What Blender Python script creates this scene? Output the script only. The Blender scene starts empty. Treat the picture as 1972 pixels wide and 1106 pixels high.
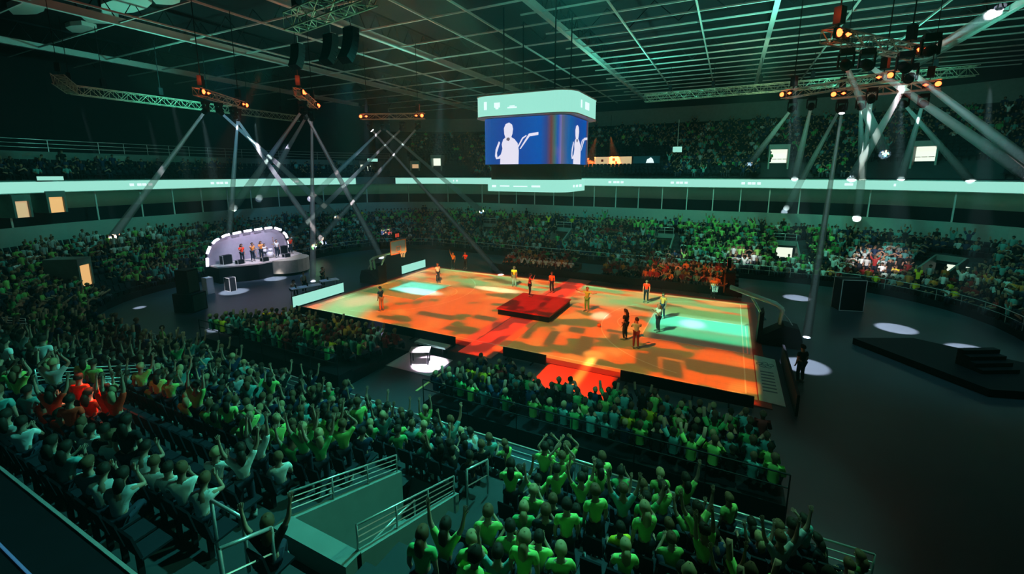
import bpy, bmesh, math, random
import numpy as np
from mathutils import Vector, Matrix
random.seed(7); rng = np.random.RandomState(11)
PI = math.pi
SC = bpy.context.scene
COL = SC.collection
# ------------------------------------------------------------------ camera, view, world
F_PX, PPX, PPY = 836.0, 986.0, 480.0
CAM = Vector((12.78, -27.43, 9.5))
cd = bpy.data.cameras.new('camera'); cam = bpy.data.objects.new('camera', cd); COL.objects.link(cam)
cd.sensor_width = 36; cd.lens = 36*F_PX/1972; cd.shift_y = (PPY-553)/1972; cd.clip_start = .1; cd.clip_end = 300
cam.location = CAM; cam.rotation_euler = (PI/2-math.atan(147/F_PX), 0, math.radians(26.52))
SC.camera = cam
SC.view_settings.view_transform = 'Standard'; SC.view_settings.look = 'None'
SC.view_settings.exposure = 0.0; SC.view_settings.gamma = 1; SC.view_settings.use_curve_mapping = False
try:
    SC.cycles.use_denoising = True; SC.cycles.max_bounces = 4; SC.cycles.diffuse_bounces = 2; SC.cycles.glossy_bounces = 2
    SC.cycles.transmission_bounces = 3; SC.cycles.volume_bounces = 0; SC.cycles.transparent_max_bounces = 8
    SC.cycles.sample_clamp_indirect = 0; SC.cycles.caustics_reflective = False; SC.cycles.caustics_refractive = False
    SC.cycles.volume_step_rate = 4
except Exception: pass
world = bpy.data.worlds.new('world'); SC.world = world; world.use_nodes = True
bgn = world.node_tree.nodes['Background']; bgn.inputs[0].default_value = (.04, .3, .5, 1); bgn.inputs[1].default_value = .008
# ------------------------------------------------------------------ lights
def spot(name, loc, target, power, color, deg, blend=.3, size=.12):
    l = bpy.data.lights.new(name, 'SPOT'); l.energy = power; l.color = color; l.spot_size = math.radians(deg)
    l.spot_blend = blend; l.shadow_soft_size = size
    o = bpy.data.objects.new(name, l); COL.objects.link(o); o.location = loc
    d = Vector(target)-Vector(loc); o.rotation_euler = d.to_track_quat('-Z', 'Y').to_euler()
    return o
TEAL = (.10, 1, .78); WHITE = (1, .93, 1); GRN = (.18, 1, .55)
# stand washes: unseen lamps without fixtures, added to light the crowd
WASH = [((8, -10, 18.5), (3, -22, 3), 14500, TEAL, 62), ((16, -10, 18.5), (12, -21, 2.5), 6200, GRN, 50),
        ((-8, -10, 18.5), (-16, -23, 3), 1800, TEAL, 70),
        ((-22, -2, 18.5), (-35, -12, 3), 2600, TEAL, 70), ((-22, 6, 18.5), (-34, 12, 4), 2600, (.1, .7, 1), 70),
        ((-10, 8, 18.5), (-10, 23, 3), 2600, TEAL, 75), ((4, 8, 18.5), (4, 23, 3), 3600, TEAL, 70),
        ((14, 8, 18.5), (15, 23, 3), 5200, GRN, 66), ((20, 6, 18.5), (28, 19, 3), 4200, TEAL, 66),
        ((6, 10, 18.8), (6, 34, 11), 1300, TEAL, 70), ((20, 12, 18.8), (26, 32, 11), 2000, TEAL, 70),
        ((-16, 10, 18.8), (-22, 34, 11), 1200, TEAL, 70), ((-24, -4, 18.8), (-46, -8, 11), 2200, TEAL, 74)]
for i, (l, t, p, c, d) in enumerate(WASH): spot('stand_fill', l, t, p, c, d, .5, .25)
# unseen fill spots added to light the arena floor and courtside rows
spot('floor_fill', (-20, -8, 18), (-22, -4, 0), 3600, (.12, .5, 1), 60, .8, .3)
spot('floor_fill', (4, -17.5, 17), (5, -14, 0), 2600, (.16, 1, .8), 38, .5, .2); spot('floor_fill', (12, -17.5, 17), (12, -14, 0), 2600, (.16, 1, .7), 38, .5, .2); spot('floor_fill', (-8, -17.5, 17), (-7.5, -13.6, 0), 2400, (.3, 1, .6), 42, .5, .2)
spot('floor_fill', (24, 0, 18), (22, 3, 0), 2600, (.1, .75, .8), 60, .8, .3)
# unseen upward fill lamps, added in mid-air to brighten the roof steel
def point(loc, power, color, size=.4):
    l = bpy.data.lights.new('roof_fill', 'SPOT'); l.energy = power; l.color = color; l.spot_size = math.radians(165); l.spot_blend = .6; l.shadow_soft_size = size
    o = bpy.data.objects.new('roof_fill', l); COL.objects.link(o); o.location = loc; o.rotation_euler = (PI, 0, 0)
for x, y, e in ((6, -8, 1700), (-4, -14, 300), (14, 6, 2000), (4, 14, 1700), (-12, 4, 900), (-24, 0, 260), (24, 16, 1500), (16, -10, 1400), (-28, -8, 700)):
    point((x, y, 15.6), e, (.16, 1, .72))
spot('truss_fill', (.5, -11.5, 13.2), (-.5, -15.5, 15.2), 900, (.2, 1, .7), 90, .5, .2)  # unseen lamp added to brighten the speaker truss
# ------------------------------------------------------------------ materials
def mat(name, col, rough=.6, metal=0, emit=None, es=0, alpha=None, noise=0, nscale=3, spec=None):
    m = bpy.data.materials.new(name); m.use_nodes = True
    b = m.node_tree.nodes['Principled BSDF']; nt = m.node_tree
    b.inputs['Base Color'].default_value = (*col, 1); b.inputs['Roughness'].default_value = rough; b.inputs['Metallic'].default_value = metal
    b.inputs['Specular IOR Level'].default_value = spec if spec is not None else (.5 if metal else .12)
    if emit: b.inputs['Emission Color'].default_value = (*emit, 1); b.inputs['Emission Strength'].default_value = es
    if alpha is not None: b.inputs['Alpha'].default_value = alpha
    if noise:
        t = nt.nodes.new('ShaderNodeTexNoise'); t.inputs['Scale'].default_value = nscale; t.inputs['Detail'].default_value = 4
        tc = nt.nodes.new('ShaderNodeTexCoord'); nt.links.new(tc.outputs['Object'], t.inputs['Vector'])
        r = nt.nodes.new('ShaderNodeMix'); r.data_type = 'RGBA'
        r.inputs[6].default_value = (*[c*(1-noise) for c in col], 1); r.inputs[7].default_value = (*[min(1, c*(1+noise)) for c in col], 1)
        nt.links.new(t.outputs['Fac'], r.inputs[0]); nt.links.new(r.outputs[2], b.inputs['Base Color'])
    return m
M = dict(
    concrete=mat('concrete', (.035, .045, .052), .85, noise=.25, nscale=1.2), conc_light=mat('painted_concrete', (.2, .25, .24), .6, noise=.12),
    dark=mat('black_paint', (.005, .007, .011), .6, noise=.3), floor=mat('arena_floor', (.035, .05, .065), .38, spec=.3, noise=.35, nscale=.4),
    metal=mat('galvanised_steel', (.6, .62, .62), .35, .6, noise=.1), steel=mat('white_steel', (.62, .66, .64), .5, noise=.1),
    roofdeck=mat('roof_deck', (.015, .02, .025), .8, noise=.3, nscale=.5), wall=mat('wall_paint', (.16, .2, .19), .7, noise=.2),
    panel=mat('wall_panel', (.3, .36, .33), .6, noise=.1), seat=mat('seat_plastic', (.014, .02, .03), .7, noise=.2), 
    led=mat('led_ribbon', (.02, .02, .02), .4, emit=(.33, .80, .66), es=1.0), ledw=mat('led_white', (.1, .1, .1), .4, emit=(.75, .95, .95), es=1.1),
    ledtube=mat('led_tube', (.5, .5, .5), .4, emit=(.86, .8, 1), es=6.0), red=mat('red_carpet', (.55, .03, .02), .5, noise=.25, nscale=5),
    reddark=mat('red_stage_top', (.28, .015, .012), .45, noise=.3, nscale=2), glass=mat('acrylic', (.6, .8, .8), .08, alpha=.35),
    orange=mat('orange_paint', (.8, .22, .06), .5), redlamp=mat('red_lamp_lens', (.2, .0, .0), .3, emit=(1, .09, .02), es=9),
    whitelamp=mat('white_lamp_lens', (.2, .2, .2), .3, emit=(1, .95, 1), es=12), warm=mat('warm_doorway', (.4, .3, .2), .6, emit=(1, .55, .2), es=.8),
    bright=mat('bright_doorway', (.6, .6, .6), .6, emit=(.9, 1, .82), es=1.0), cream=mat('cream_glow', (.8, .62, .4), .6, emit=(1, .62, .33), es=.55),  # the cream banner's glow is put into its material as emission
    truss=mat('truss_aluminium', (.5, .55, .4), .4, .3, noise=.2), skin=mat('skin', (.42, .24, .17), .55, noise=.12), skin2=mat('skin_tan', (.3, .17, .12), .55, noise=.12),
    hair=mat('dark_hair', (.025, .017, .012), .6), hair2=mat('brown_hair', (.12, .06, .03), .6), hair3=mat('fair_hair', (.35, .24, .12), .6),
    eye=mat('eye_dark', (.02, .02, .02), .3), jeans=mat('dark_trousers', (.02, .03, .05), .8, noise=.2), shoe=mat('shoe', (.25, .25, .25), .6),
    white=mat('white_plastic', (.75, .75, .78), .4, noise=.05), mint=mat('mint_vinyl', (.45, .85, .72), .35, noise=.08), blueline=mat('blue_strip', (.05, .1, .2), .4, emit=(.06, .2, .42), es=.4),
    net=mat('net_cord', (.8, .8, .8), .7), ball=mat('basketball', (.6, .2, .05), .6), wood=mat('wood_brown', (.2, .1, .05), .5, noise=.3), yellow=mat('yellow_tape', (.75, .7, .25), .5))
SH = {}
def shirt_mat(k, c): SH[k] = mat('cloth_'+k.replace(' ', '_'), c, .8, noise=.1, nscale=9)
for k, c in (('white', (.72, .76, .74)), ('pale grey', (.42, .48, .48)), ('yellow green', (.30, .62, .15)), ('lime', (.42, .78, .2)), ('teal', (.12, .38, .36)),
             ('navy', (.02, .04, .09)), ('black', (.015, .018, .02)), ('red', (.95, .05, .02)), ('dark red', (.3, .03, .03)), ('yellow', (.85, .7, .04)), ('green', (.1, .45, .14)), ('orange', (.85, .3, .06))): shirt_mat(k, c)
# ------------------------------------------------------------------ helpers
def tag(o, label=None, cat=None, group=None, kind=None):
    if label: o['label'] = label
    if cat: o['category'] = cat
    if group: o['group'] = group
    if kind: o['kind'] = kind
    return o
def empty(name, loc=(0, 0, 0), rz=0, label=None, cat=None, group=None):
    o = bpy.data.objects.new(name, None); COL.objects.link(o); o.location = loc; o.rotation_euler = (0, 0, rz); o.empty_display_size = .1
    return tag(o, label, cat, group)
def link(name, me, parent=None, loc=None):
    o = bpy.data.objects.new(name, me); COL.objects.link(o)
    if parent: o.parent = parent
    if loc: o.location = loc
    return o
class MB:
    def __init__(s): s.v = []; s.f = []; s.m = []; s.cur = 0; s.sm = []; s.smooth = False
    def add(s, vs, fs):
        n = len(s.v); s.v += [tuple(v) for v in vs]; s.f += [tuple(n+i for i in f) for f in fs]; s.m += [s.cur]*len(fs); s.sm += [s.smooth]*len(fs); return s
    def box(s, x0, x1, y0, y1, z0, z1):
        return s.add([(x0,y0,z0),(x1,y0,z0),(x1,y1,z0),(x0,y1,z0),(x0,y0,z1),(x1,y0,z1),(x1,y1,z1),(x0,y1,z1)],
                     [(0,3,2,1),(4,5,6,7),(0,1,5,4),(1,2,6,5),(2,3,7,6),(3,0,4,7)])
    def tube(s, pts, r, n=6, cap=True):
        pts = [Vector(p) for p in pts]; rings = []; sm = s.smooth; s.smooth = n > 5
        up = None
        for i, p in enumerate(pts):
            d = (pts[min(i+1, len(pts)-1)]-pts[max(i-1, 0)]).normalized()
            if up is None: up = Vector((0, 0, 1)) if abs(d.z) < .9 else Vector((1, 0, 0))
            a = d.cross(up).normalized(); b = d.cross(a).normalized(); up = -b if False else up
            rr = r[i] if isinstance(r, (list, tuple)) else r
            rings.append([p+a*(math.cos(2*PI*k/n+PI/4)*rr)+b*(math.sin(2*PI*k/n+PI/4)*rr) for k in range(n)])
        vs = [v for g in rings for v in g]; fs = []
        for i in range(len(pts)-1):
            for k in range(n): fs.append((i*n+k, i*n+(k+1) % n, (i+1)*n+(k+1) % n, (i+1)*n+k))
        if cap: fs += [tuple(range(n))[::-1], tuple((len(pts)-1)*n+k for k in range(n))]
        s.add(vs, fs); s.smooth = sm; return s
    def prism(s, poly, z0, z1):
        n = len(poly); vs = [(x, y, z0) for x, y in poly]+[(x, y, z1) for x, y in poly]
        return s.add(vs, [tuple(range(n))[::-1], tuple(range(n, 2*n))]+[(i, (i+1) % n, n+(i+1) % n, n+i) for i in range(n)])
    def lathe(s, prof, n=16, c=(0, 0, 0)):
        vs = []; fs = []; sm = s.smooth; s.smooth = True
        for r, z in prof:
            for k in range(n): vs.append((c[0]+r*math.cos(2*PI*k/n), c[1]+r*math.sin(2*PI*k/n), c[2]+z))
        for i in range(len(prof)-1):
            for k in range(n): fs.append((i*n+k, i*n+(k+1) % n, (i+1)*n+(k+1) % n, (i+1)*n+k))
        fs += [tuple(range(n))[::-1], tuple((len(prof)-1)*n+k for k in range(n))]
        s.add(vs, fs); s.smooth = sm; return s
    def sphere(s, c, r, sx=1, sy=1, sz=1, n=10):
        return s.lathe2([(r*math.sin(PI*i/n), -r*math.cos(PI*i/n)) for i in range(n+1)], c, sx, sy, sz)
    def lathe2(s, prof, c, sx, sy, sz, n=12):
        t = MB(); t.lathe([(max(r, 1e-4), z) for r, z in prof], n); t.v = [(c[0]+v[0]*sx, c[1]+v[1]*sy, c[2]+v[2]*sz) for v in t.v]
        sm = s.smooth; s.smooth = True; s.add(t.v, t.f); s.smooth = sm; return s
    def mesh(s, name, mats):
        me = bpy.data.meshes.new(name); me.from_pydata(s.v, [], s.f)
        for m in (mats if isinstance(mats, (list, tuple)) else [mats]): me.materials.append(m)
        me.polygons.foreach_set('material_index', s.m); me.polygons.foreach_set('use_smooth', s.sm); me.update(); return me
    def obj(s, name, mats, parent=None, loc=None, rz=None):
        o = link(name, s.mesh(name, mats), parent, loc)
        if rz is not None: o.rotation_euler = (0, 0, rz)
        return o
def struct(o): return tag(o, kind='structure')
# ------------------------------------------------------------------ bowl geometry
A_, B_, R_ = 28.5, 16.6, 9.0
TZ0, TD, TRISE, NR = .35, .85, .315, 10
SX, SY = A_-R_, B_-R_
# perimeter walk, s in metres of base outline, starting at (-SX,-B) going +x (counter-clockwise)
ARC = PI/2*R_
SEG = [('l', 2*SX), ('a', ARC), ('l', 2*SY), ('a', ARC), ('l', 2*SX), ('a', ARC), ('l', 2*SY), ('a', ARC)]
PER = sum(l for _, l in SEG)
def ring(s, d):
    s = s % PER
    starts = [((-SX, -B_), (1, 0)), ((SX, -SY), -PI/2), ((A_, -SY), (0, 1)), ((SX, SY), 0), ((SX, B_), (-1, 0)), ((-SX, SY), PI/2), ((-A_, SY), (0, -1)), ((-SX, -SY), PI)]
    for (k, l), st in zip(SEG, starts):
        if s <= l+1e-9:
            if k == 'l':
                p, t = st; n = (t[1], -t[0]); return (p[0]+t[0]*s+n[0]*d, p[1]+t[1]*s+n[1]*d), n
            c, a0 = st; a = a0+s/R_; n = (math.cos(a), math.sin(a)); return (c[0]+n[0]*(R_+d), c[1]+n[1]*(R_+d)), n
        s -= l
def samples(s0, s1, step=1.5):
    bps = [s0, s1]; acc = 0
    for rep in (-1, 0, 1):
        acc = rep*PER
        for k, l in SEG:
            n = 1 if k == 'l' else 8
            for j in range(n+1):
                v = acc+l*j/n
                if s0 < v < s1: bps.append(v)
            acc += l
    return sorted(set(round(b, 4) for b in bps))
def sweep(mb, s0, s1, prof):
    """sweep a (d,z) profile polyline round the bowl from s0 to s1"""
    ss = samples(s0, s1); n = len(prof); vs = []
    for s in ss:
        for d, z in prof:
            (x, y), _ = ring(s, d); vs.append((x, y, z))
    fs = []
    for i in range(len(ss)-1):
        for k in range(n-1): fs.append((i*n+k, (i+1)*n+k, (i+1)*n+k+1, i*n+k+1))
    return mb.add(vs, fs)
def tread(k): return TZ0+TRISE*k
def stepprof(z0, d0, td, tr, n):
    p = []
    for k in range(n): p += [(d0+k*td, z0+k*tr), (d0+(k+1)*td, z0+k*tr)]
    return p
VX0, VX1, VY0, VY1 = 5.55, 7.45, -23.3, -19.6       # ramp opening in the near stand
# S positions: near straight s in [0, 2SX] -> x = s-SX
s_of_x_near = lambda x: x+SX
s_far0 = 2*SX+ARC+2*SY+ARC                           # far straight starts at x=+SX going -x
s_of_x_far = lambda x: s_far0+(SX-x)
s_left0 = s_far0+2*SX+ARC                            # left straight, y from SY down
# ------------------------------------------------------------------ floor and lower stands
m = MB(); m.box(-62, 62, -40, 62, -.3, 0); struct(m.obj('floor', M['floor']))
LOW = stepprof(TZ0, 0, TD, TRISE, NR)
S_END = PER-ARC-4
# ramp openings: (start s, width)
VOMS = [(s_of_x_near(x), 1.65) for x in (5.6, -6.45, -18.45)]+[(2*SX+ARC+2*SY+ARC*.5, 1.7)]+[(s_of_x_far(x+.95), 1.9) for x in (18.0, 6.6, -5.2, -15.6)]
VD0, VD1 = 2.95, 6.05
def terrace(m, s0, s1, tail):
    low = [(d, z) for d, z in LOW if d <= VD0+.01]; hi = [(d, z) for d, z in LOW if d >= VD1-.01]
    c = s0
    for v, w in sorted(VOMS):
        if v <= s0 or v >= s1: continue
        sweep(m, c, v, LOW+tail); sweep(m, v, v+w, low+[(VD0, .4)]); sweep(m, v, v+w, [(VD1, 2.2)]+hi+tail); c = v+w
    sweep(m, c, s1, LOW+tail)
m = MB()
terrace(m, 0, s_of_x_near(16.3), [(8.8, 3.5)]); sweep(m, -ARC-4, 0, LOW+[(8.8, 3.5)])
terrace(m, 2*SX+ARC+2, S_END, [(10, 3.5)])
m.add([(16.3, -B_, 0), (16.3, -B_-8.8, 0), (16.3, -B_-8.8, 3.8), (16.3, -B_, .7)], [(0, 1, 2, 3)])
struct(m.obj('lower_stand_terrace', M['concrete']))
m = MB(); PR = [(-.08, 0), (-.08, TZ0+.12), (.04, TZ0+.12), (.04, TZ0)]
sweep(m, -ARC-4, s_of_x_near(16.3), PR); struct(m.obj('wall_near', M['dark']))
m = MB(); sweep(m, 2*SX+ARC+2, PER-ARC-4, PR); struct(m.obj('wall_far', M['dark']))
# rear wall of the near stand: dark ledge under the photographer
m = MB(); m.box(-40, 16.3, -27.4, -25.4, 2.5, 4.6); struct(m.obj('wall_ledge', M['dark']))
m = MB(); m.box(-30, 16, -26.0, -25.975, 4.6, 4.62); struct(m.obj('trim_1', M['blueline']))
m = MB(); m.box(-30, 16, -25.43, -25.39, 4.6, 4.62); struct(m.obj('trim_2', M['metal']))
# concourse wall, suites, slab, upper bowl
S0, S1 = 2*SX+ARC+1, PER-3.2
m = MB(); sweep(m, S0, S1, [(10, 3.4), (10, 5.25), (10.25, 5.25), (10.25, 4.9), (13, 4.9)]); struct(m.obj('wall_concourse', M['panel']))
m = MB(); sweep(m, S0, S1, [(13, 4.9), (13, 7.9)]); struct(m.obj('wall_suites', M['panel']))
m = MB(); sweep(m, S0, S1, [(13, 7.9), (10.05, 7.9), (10.05, 8.85), (10.8, 8.85), (10.8, 8.9)]); struct(m.obj('upper_balcony_slab', M['wall']))
UP_N, UTD, UTR = 17, .82, .40
SL0 = s_left0-ARC*.55      # from here round the left end only a short tier and a wall
m = MB(); sweep(m, S0, SL0, stepprof(9.0, 10.8, UTD, UTR, UP_N)+[(24.74, 17.2)]); struct(m.obj('upper_stand_terrace', M['concrete']))
m = MB(); sweep(m, SL0, S1, stepprof(8.9, 10.8, .8, .3, 4)); struct(m.obj('upper_stand_terrace', M['concrete']))
m = MB(); sweep(m, SL0, S1, [(14, 9.6), (14, 11.35), (14.3, 11.35), (20, 11.35)]); struct(m.obj('wall_left', M['wall']))
m = MB(); sweep(m, SL0, S1, [(20, 11.35), (20, 22)]); sweep(m, S0, SL0, [(24.74, 15.4), (24.74, 22)]); struct(m.obj('wall_back', M['dark']))
m = MB(); sweep(m, S0, SL0, [(24.5, 16.6), (24.5, 18.8)]); struct(m.obj('wall_upper', M['wall']))
m = MB()
for s in np.arange(SL0+2, S1-2, 9.0):                 # pale wall panels behind the upper left seats
    (x, y), n = ring(s, 13.95); (x2, y2), _ = ring(s+random.choice((1.2, 1.2, 4.5)), 13.95)
    m.add([(x, y, 9.7), (x2, y2, 9.7), (x2, y2, 11.2), (x, y, 11.2)], [(0, 1, 2, 3)])
struct(m.obj('wall_panels', M['panel']))
# dark glass fronts of the suites and pale posts
m = MB()
for s in np.arange(S0+1, S1, 2.75):
    (x, y), n = ring(s, 10.35); m.box(x-.05, x+.05, y-.05, y+.05, 5.2, 7.9)
struct(m.obj('suite_posts', M['steel']))
m = MB(); sweep(m, S0, S1, [(11.6, 4.9), (11.6, 6.4)]); struct(m.obj('suite_counter', M['dark']))
m = MB(); sweep(m, S0, S1, [(12.0, 7.86), (12.3, 7.86)]); struct(m.obj('suite_fill_strip', mat('suite_strip', (.3, .5, .4), .5, emit=(.2, 1, .6), es=1.6)))  # glowing strip added under the slab to brighten the suite wall
# LED ribbon in runs round the balcony
gap0, gap1 = s_of_x_far(-19.5)+6.2, s_of_x_far(-19.5)+8.6
for k, (a, b, lab) in enumerate(((S0, gap0, 'long pale mint LED ribbon along the balcony front, right and centre, behind the hanging scoreboard'),
                                 (gap1, S1, 'pale mint LED ribbon on the balcony front above the band stage, left run'))):
    t = empty('led_ribbon', (0, 0, 0), 0, lab, 'LED display')
    m = MB(); sweep(m, a, b, [(9.98, 7.92), (9.98, 8.78)]); m.obj('screen', M['led'], t)
    m = MB(); sweep(m, a, b, [(9.97, 7.86), (9.96, 7.92), (10.02, 7.92)]); sweep(m, a, b, [(10.02, 8.78), (9.96, 8.78), (9.97, 8.84)]); m.obj('frame', M['steel'], t)
    m = MB()
    for s in np.arange(a+3, b-3, 7.3):
        for q in (0, .5, .9, 1.5):
            (x, y), n = ring(s+q, 9.95); (x2, y2), _ = ring(s+q+.35, 9.95); m.add([(x, y, 8.25), (x2, y2, 8.25), (x2, y2, 8.5), (x, y, 8.5)], [(0, 1, 2, 3)])
    m.obj('lettering', M['ledw'], t)
# ------------------------------------------------------------------ roof
m = MB(); m.box(-62, 62, -36, 62, 22.0, 22.2); struct(m.obj('ceiling', M['roofdeck']))
for k in range(-3, 3):
    x = .5+14*k; t = empty('roof_beam', (x, 0, 20), 0, None, None); t['kind'] = 'structure'
    m = MB(); m.box(-.16, .16, -34, 60, -.04, .04); m.box(-.05, .05, -34, 60, .04, .5); m.obj('flange', M['steel'], t)
    m = MB()
    for j in range(-17, 30): m.tube([(0, j*2, .1), (0, j*2+1, 1.9), (0, j*2+2, .1)], .045, 4)
    m.box(-.1, .1, -34, 60, 1.85, 2.0); m.obj('web', M['dark'], t)
m = MB()
for x in (-24.5, -17.8, -6.8, -3.6, 5.1, 10.0, 19.0, 24): m.box(x-.05, x+.05, -34, 60, 19.9, 20.02)
struct(m.obj('roof_tie_bars', M['steel']))
m = MB()
for j, y in enumerate(np.arange(-33, 60, 2.3)):
    m.box(-1 if y > -20 else -6, 60, y-.05, y+.05, 20.1, 20.2)
for j, y in enumerate(np.arange(-33, 60, 4.6)):
    m.box(-60, -1, y-.05, y+.05, 20.1, 20.2)
struct(m.obj('roof_purlins', M['steel']))
m = MB()
for x in np.arange(-58, 60, 3.5):
    for y in (-16, -4, 8, 20, 32):
        m.tube([(x, y, 20.3), (x+1.75, y, 21.9), (x+3.5, y, 20.3)], .05, 4)
struct(m.obj('roof_web_bars', M['roofdeck']))
# ducts and pale smoke hatches in the roof
m = MB()
for x, y, a, b in ((-33.3, -8.7, 1.8, 1.0), (-28.2, -9.2, 3.0, 1.0), (-24.3, -8.4, 1.2, .7), (-38, -8.2, 1.6, .9), (-35.6, -12.2, 2.2, .8)):
    m.prism([(x+a*math.cos(q*PI/5)*(1+.2*math.sin(q*3)), y+b*math.sin(q*PI/5)) for q in range(10)], 21.6, 21.95)
struct(m.obj('roof_hatches', mat('hatch_white', (.75, .8, .76), .6)))
# ------------------------------------------------------------------ truss maker
def truss_mesh(L, w=.5, h=.5, n=None, r=.03):
    a = MB(); b = MB(); n = n or max(3, int(L/.55))
    for sx in (-1, 1):
        for sz in (-1, 1): a.tube([(0, sx*w/2, sz*h/2), (L, sx*w/2, sz*h/2)], r, 5)
    for i in range(n):
        x0, x1 = L*i/n, L*(i+1)/n; f = 1 if i % 2 else -1
        for s in (-1, 1):
            b.tube([(x0, s*w/2, -f*h/2), (x1, s*w/2, f*h/2)], r*.6, 4); b.tube([(x0, -f*w/2, s*h/2), (x1, f*w/2, s*h/2)], r*.6, 4)
        b.tube([(x0, -w/2, -h/2), (x0, w/2, -h/2), (x0, w/2, h/2), (x0, -w/2, h/2), (x0, -w/2, -h/2)], r*.6, 4)
    return a, b
def truss(name, p, q, label, cat='lighting truss', w=.5, hang=20, mt='truss', group=None, cables=2):
    p = Vector(p); q = Vector(q); L = (q-p).length; t = empty(name, p, math.atan2(q.y-p.y, q.x-p.x), label, cat, group)
    a, b = truss_mesh(L, w, w); a.obj('chord', M[mt], t); b.obj('lacing', M[mt], t)
    for i in range(cables):
        x = L*(.1+.8*i/max(1, cables-1)); m = MB(); m.tube([(x, 0, w/2), (x, 0, hang-p.z)], .025, 4); m.box(x-.15, x+.15, -.12, .12, w/2+.2, w/2+.75); m.obj('hoist_chain', M['dark'], t)
    return t, L
# moving-head fixture
def head_meshes():
    b = MB(); b.box(-.2, .2, -.16, .16, -.18, 0)
    y = MB(); y.box(-.24, -.19, -.08, .08, -.62, -.15); y.box(.19, .24, -.08, .08, -.62, -.15); y.box(-.24, .24, -.1, .1, -.2, -.14)
    h = MB(); h.lathe([(.1, .22), (.15, .16), (.17, 0), (.16, -.2), (.18, -.24), (.18, -.27)], 12)
    l = MB(); l.lathe([(.14, -.265), (.14, -.285)], 12)
    return b.mesh('base', M['dark']), y.mesh('yoke', M['dark']), h.mesh('head', M['dark']), l.mesh('lens', M['whitelamp'])
HM = head_meshes()
def moving_head(loc, target, label, group=None):
    t = empty('moving_head_light', loc, 0, label, 'stage light', group); loc = Vector(loc)
    link('base', HM[0], t); link('yoke', HM[1], t)
    c = loc+Vector((0, 0, -.5)); d = (Vector(target)-c).normalized(); q = d.to_track_quat('-Z', 'Y')
    h = link('head', HM[2], t, (0, 0, -.5)); h.rotation_mode = 'QUATERNION'; h.rotation_quaternion = q
    l = link('lens', HM[3], h)
    return c, d
TRS = {}   # trusses carrying the beams
TRD = dict(A=((-15.0, -12.2, 14.1), (-17.9, -7.7, 14.1), 'short lighting truss with red glowing ends, leftmost of the six'),
           B=((-9.9, -9.6, 14.1), (-13.6, -5.4, 14.1), 'short lighting truss with red ends above the left end of the court, second from left'),
           C=((-15.3, .6, 14.1), (-10.2, 2.5, 14.1), 'straight lighting truss with red ends directly left of the scoreboard'),
           D=((15.3, -8.6, 14.1), (18.9, -4.2, 14.1), 'large bright lighting truss at upper right with red glowing ends'),
           E=((15.2, 4.3, 14.1), (19.5, .4, 14.1), 'lighting truss with orange left end under the upper right truss, upper of the crossing pair'),
           F=((17.8, 5.6, 14.1), (22.3, 4.2, 14.1), 'lighting truss with red left end, lower of the crossing pair at right'))
TR_H = .36
for k, (p, q, lab) in TRD.items():
    t, L = truss('lighting_truss', p, q, lab, w=.42)
    TRS[k] = t
    for x, big in ((.12, 1), (L-.12, 1), (.6, 0), (L-.6, 0)):
        m = MB(); m.box(x-.14, x+.14, -.3, -.2, -.16, .16); f = m.obj('lamp_housing', M['dark'], t)
        m = MB(); m.lathe2([(.10, -.02), (.12, 0), (.08, .03)], (x, -.3, 0), 1, 1, 1); m.sphere((x, -.31, 0), .13 if big else .07, 1, .6, 1, 8); m.obj('lens', M['redlamp'], f)
    for x in (.05, L-.05):
        w_ = t.matrix_basis @ Vector((x, -.55, .3)) if False else Vector(p)+(Vector(q)-Vector(p)).normalized()*x+Vector((0, 0, .75))
        l = bpy.data.lights.new('truss_red', 'POINT'); l.energy = 60; l.color = (1, .08, .02); l.shadow_soft_size = .1
        o = bpy.data.objects.new('truss_red', l); COL.objects.link(o); o.location = w_
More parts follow.
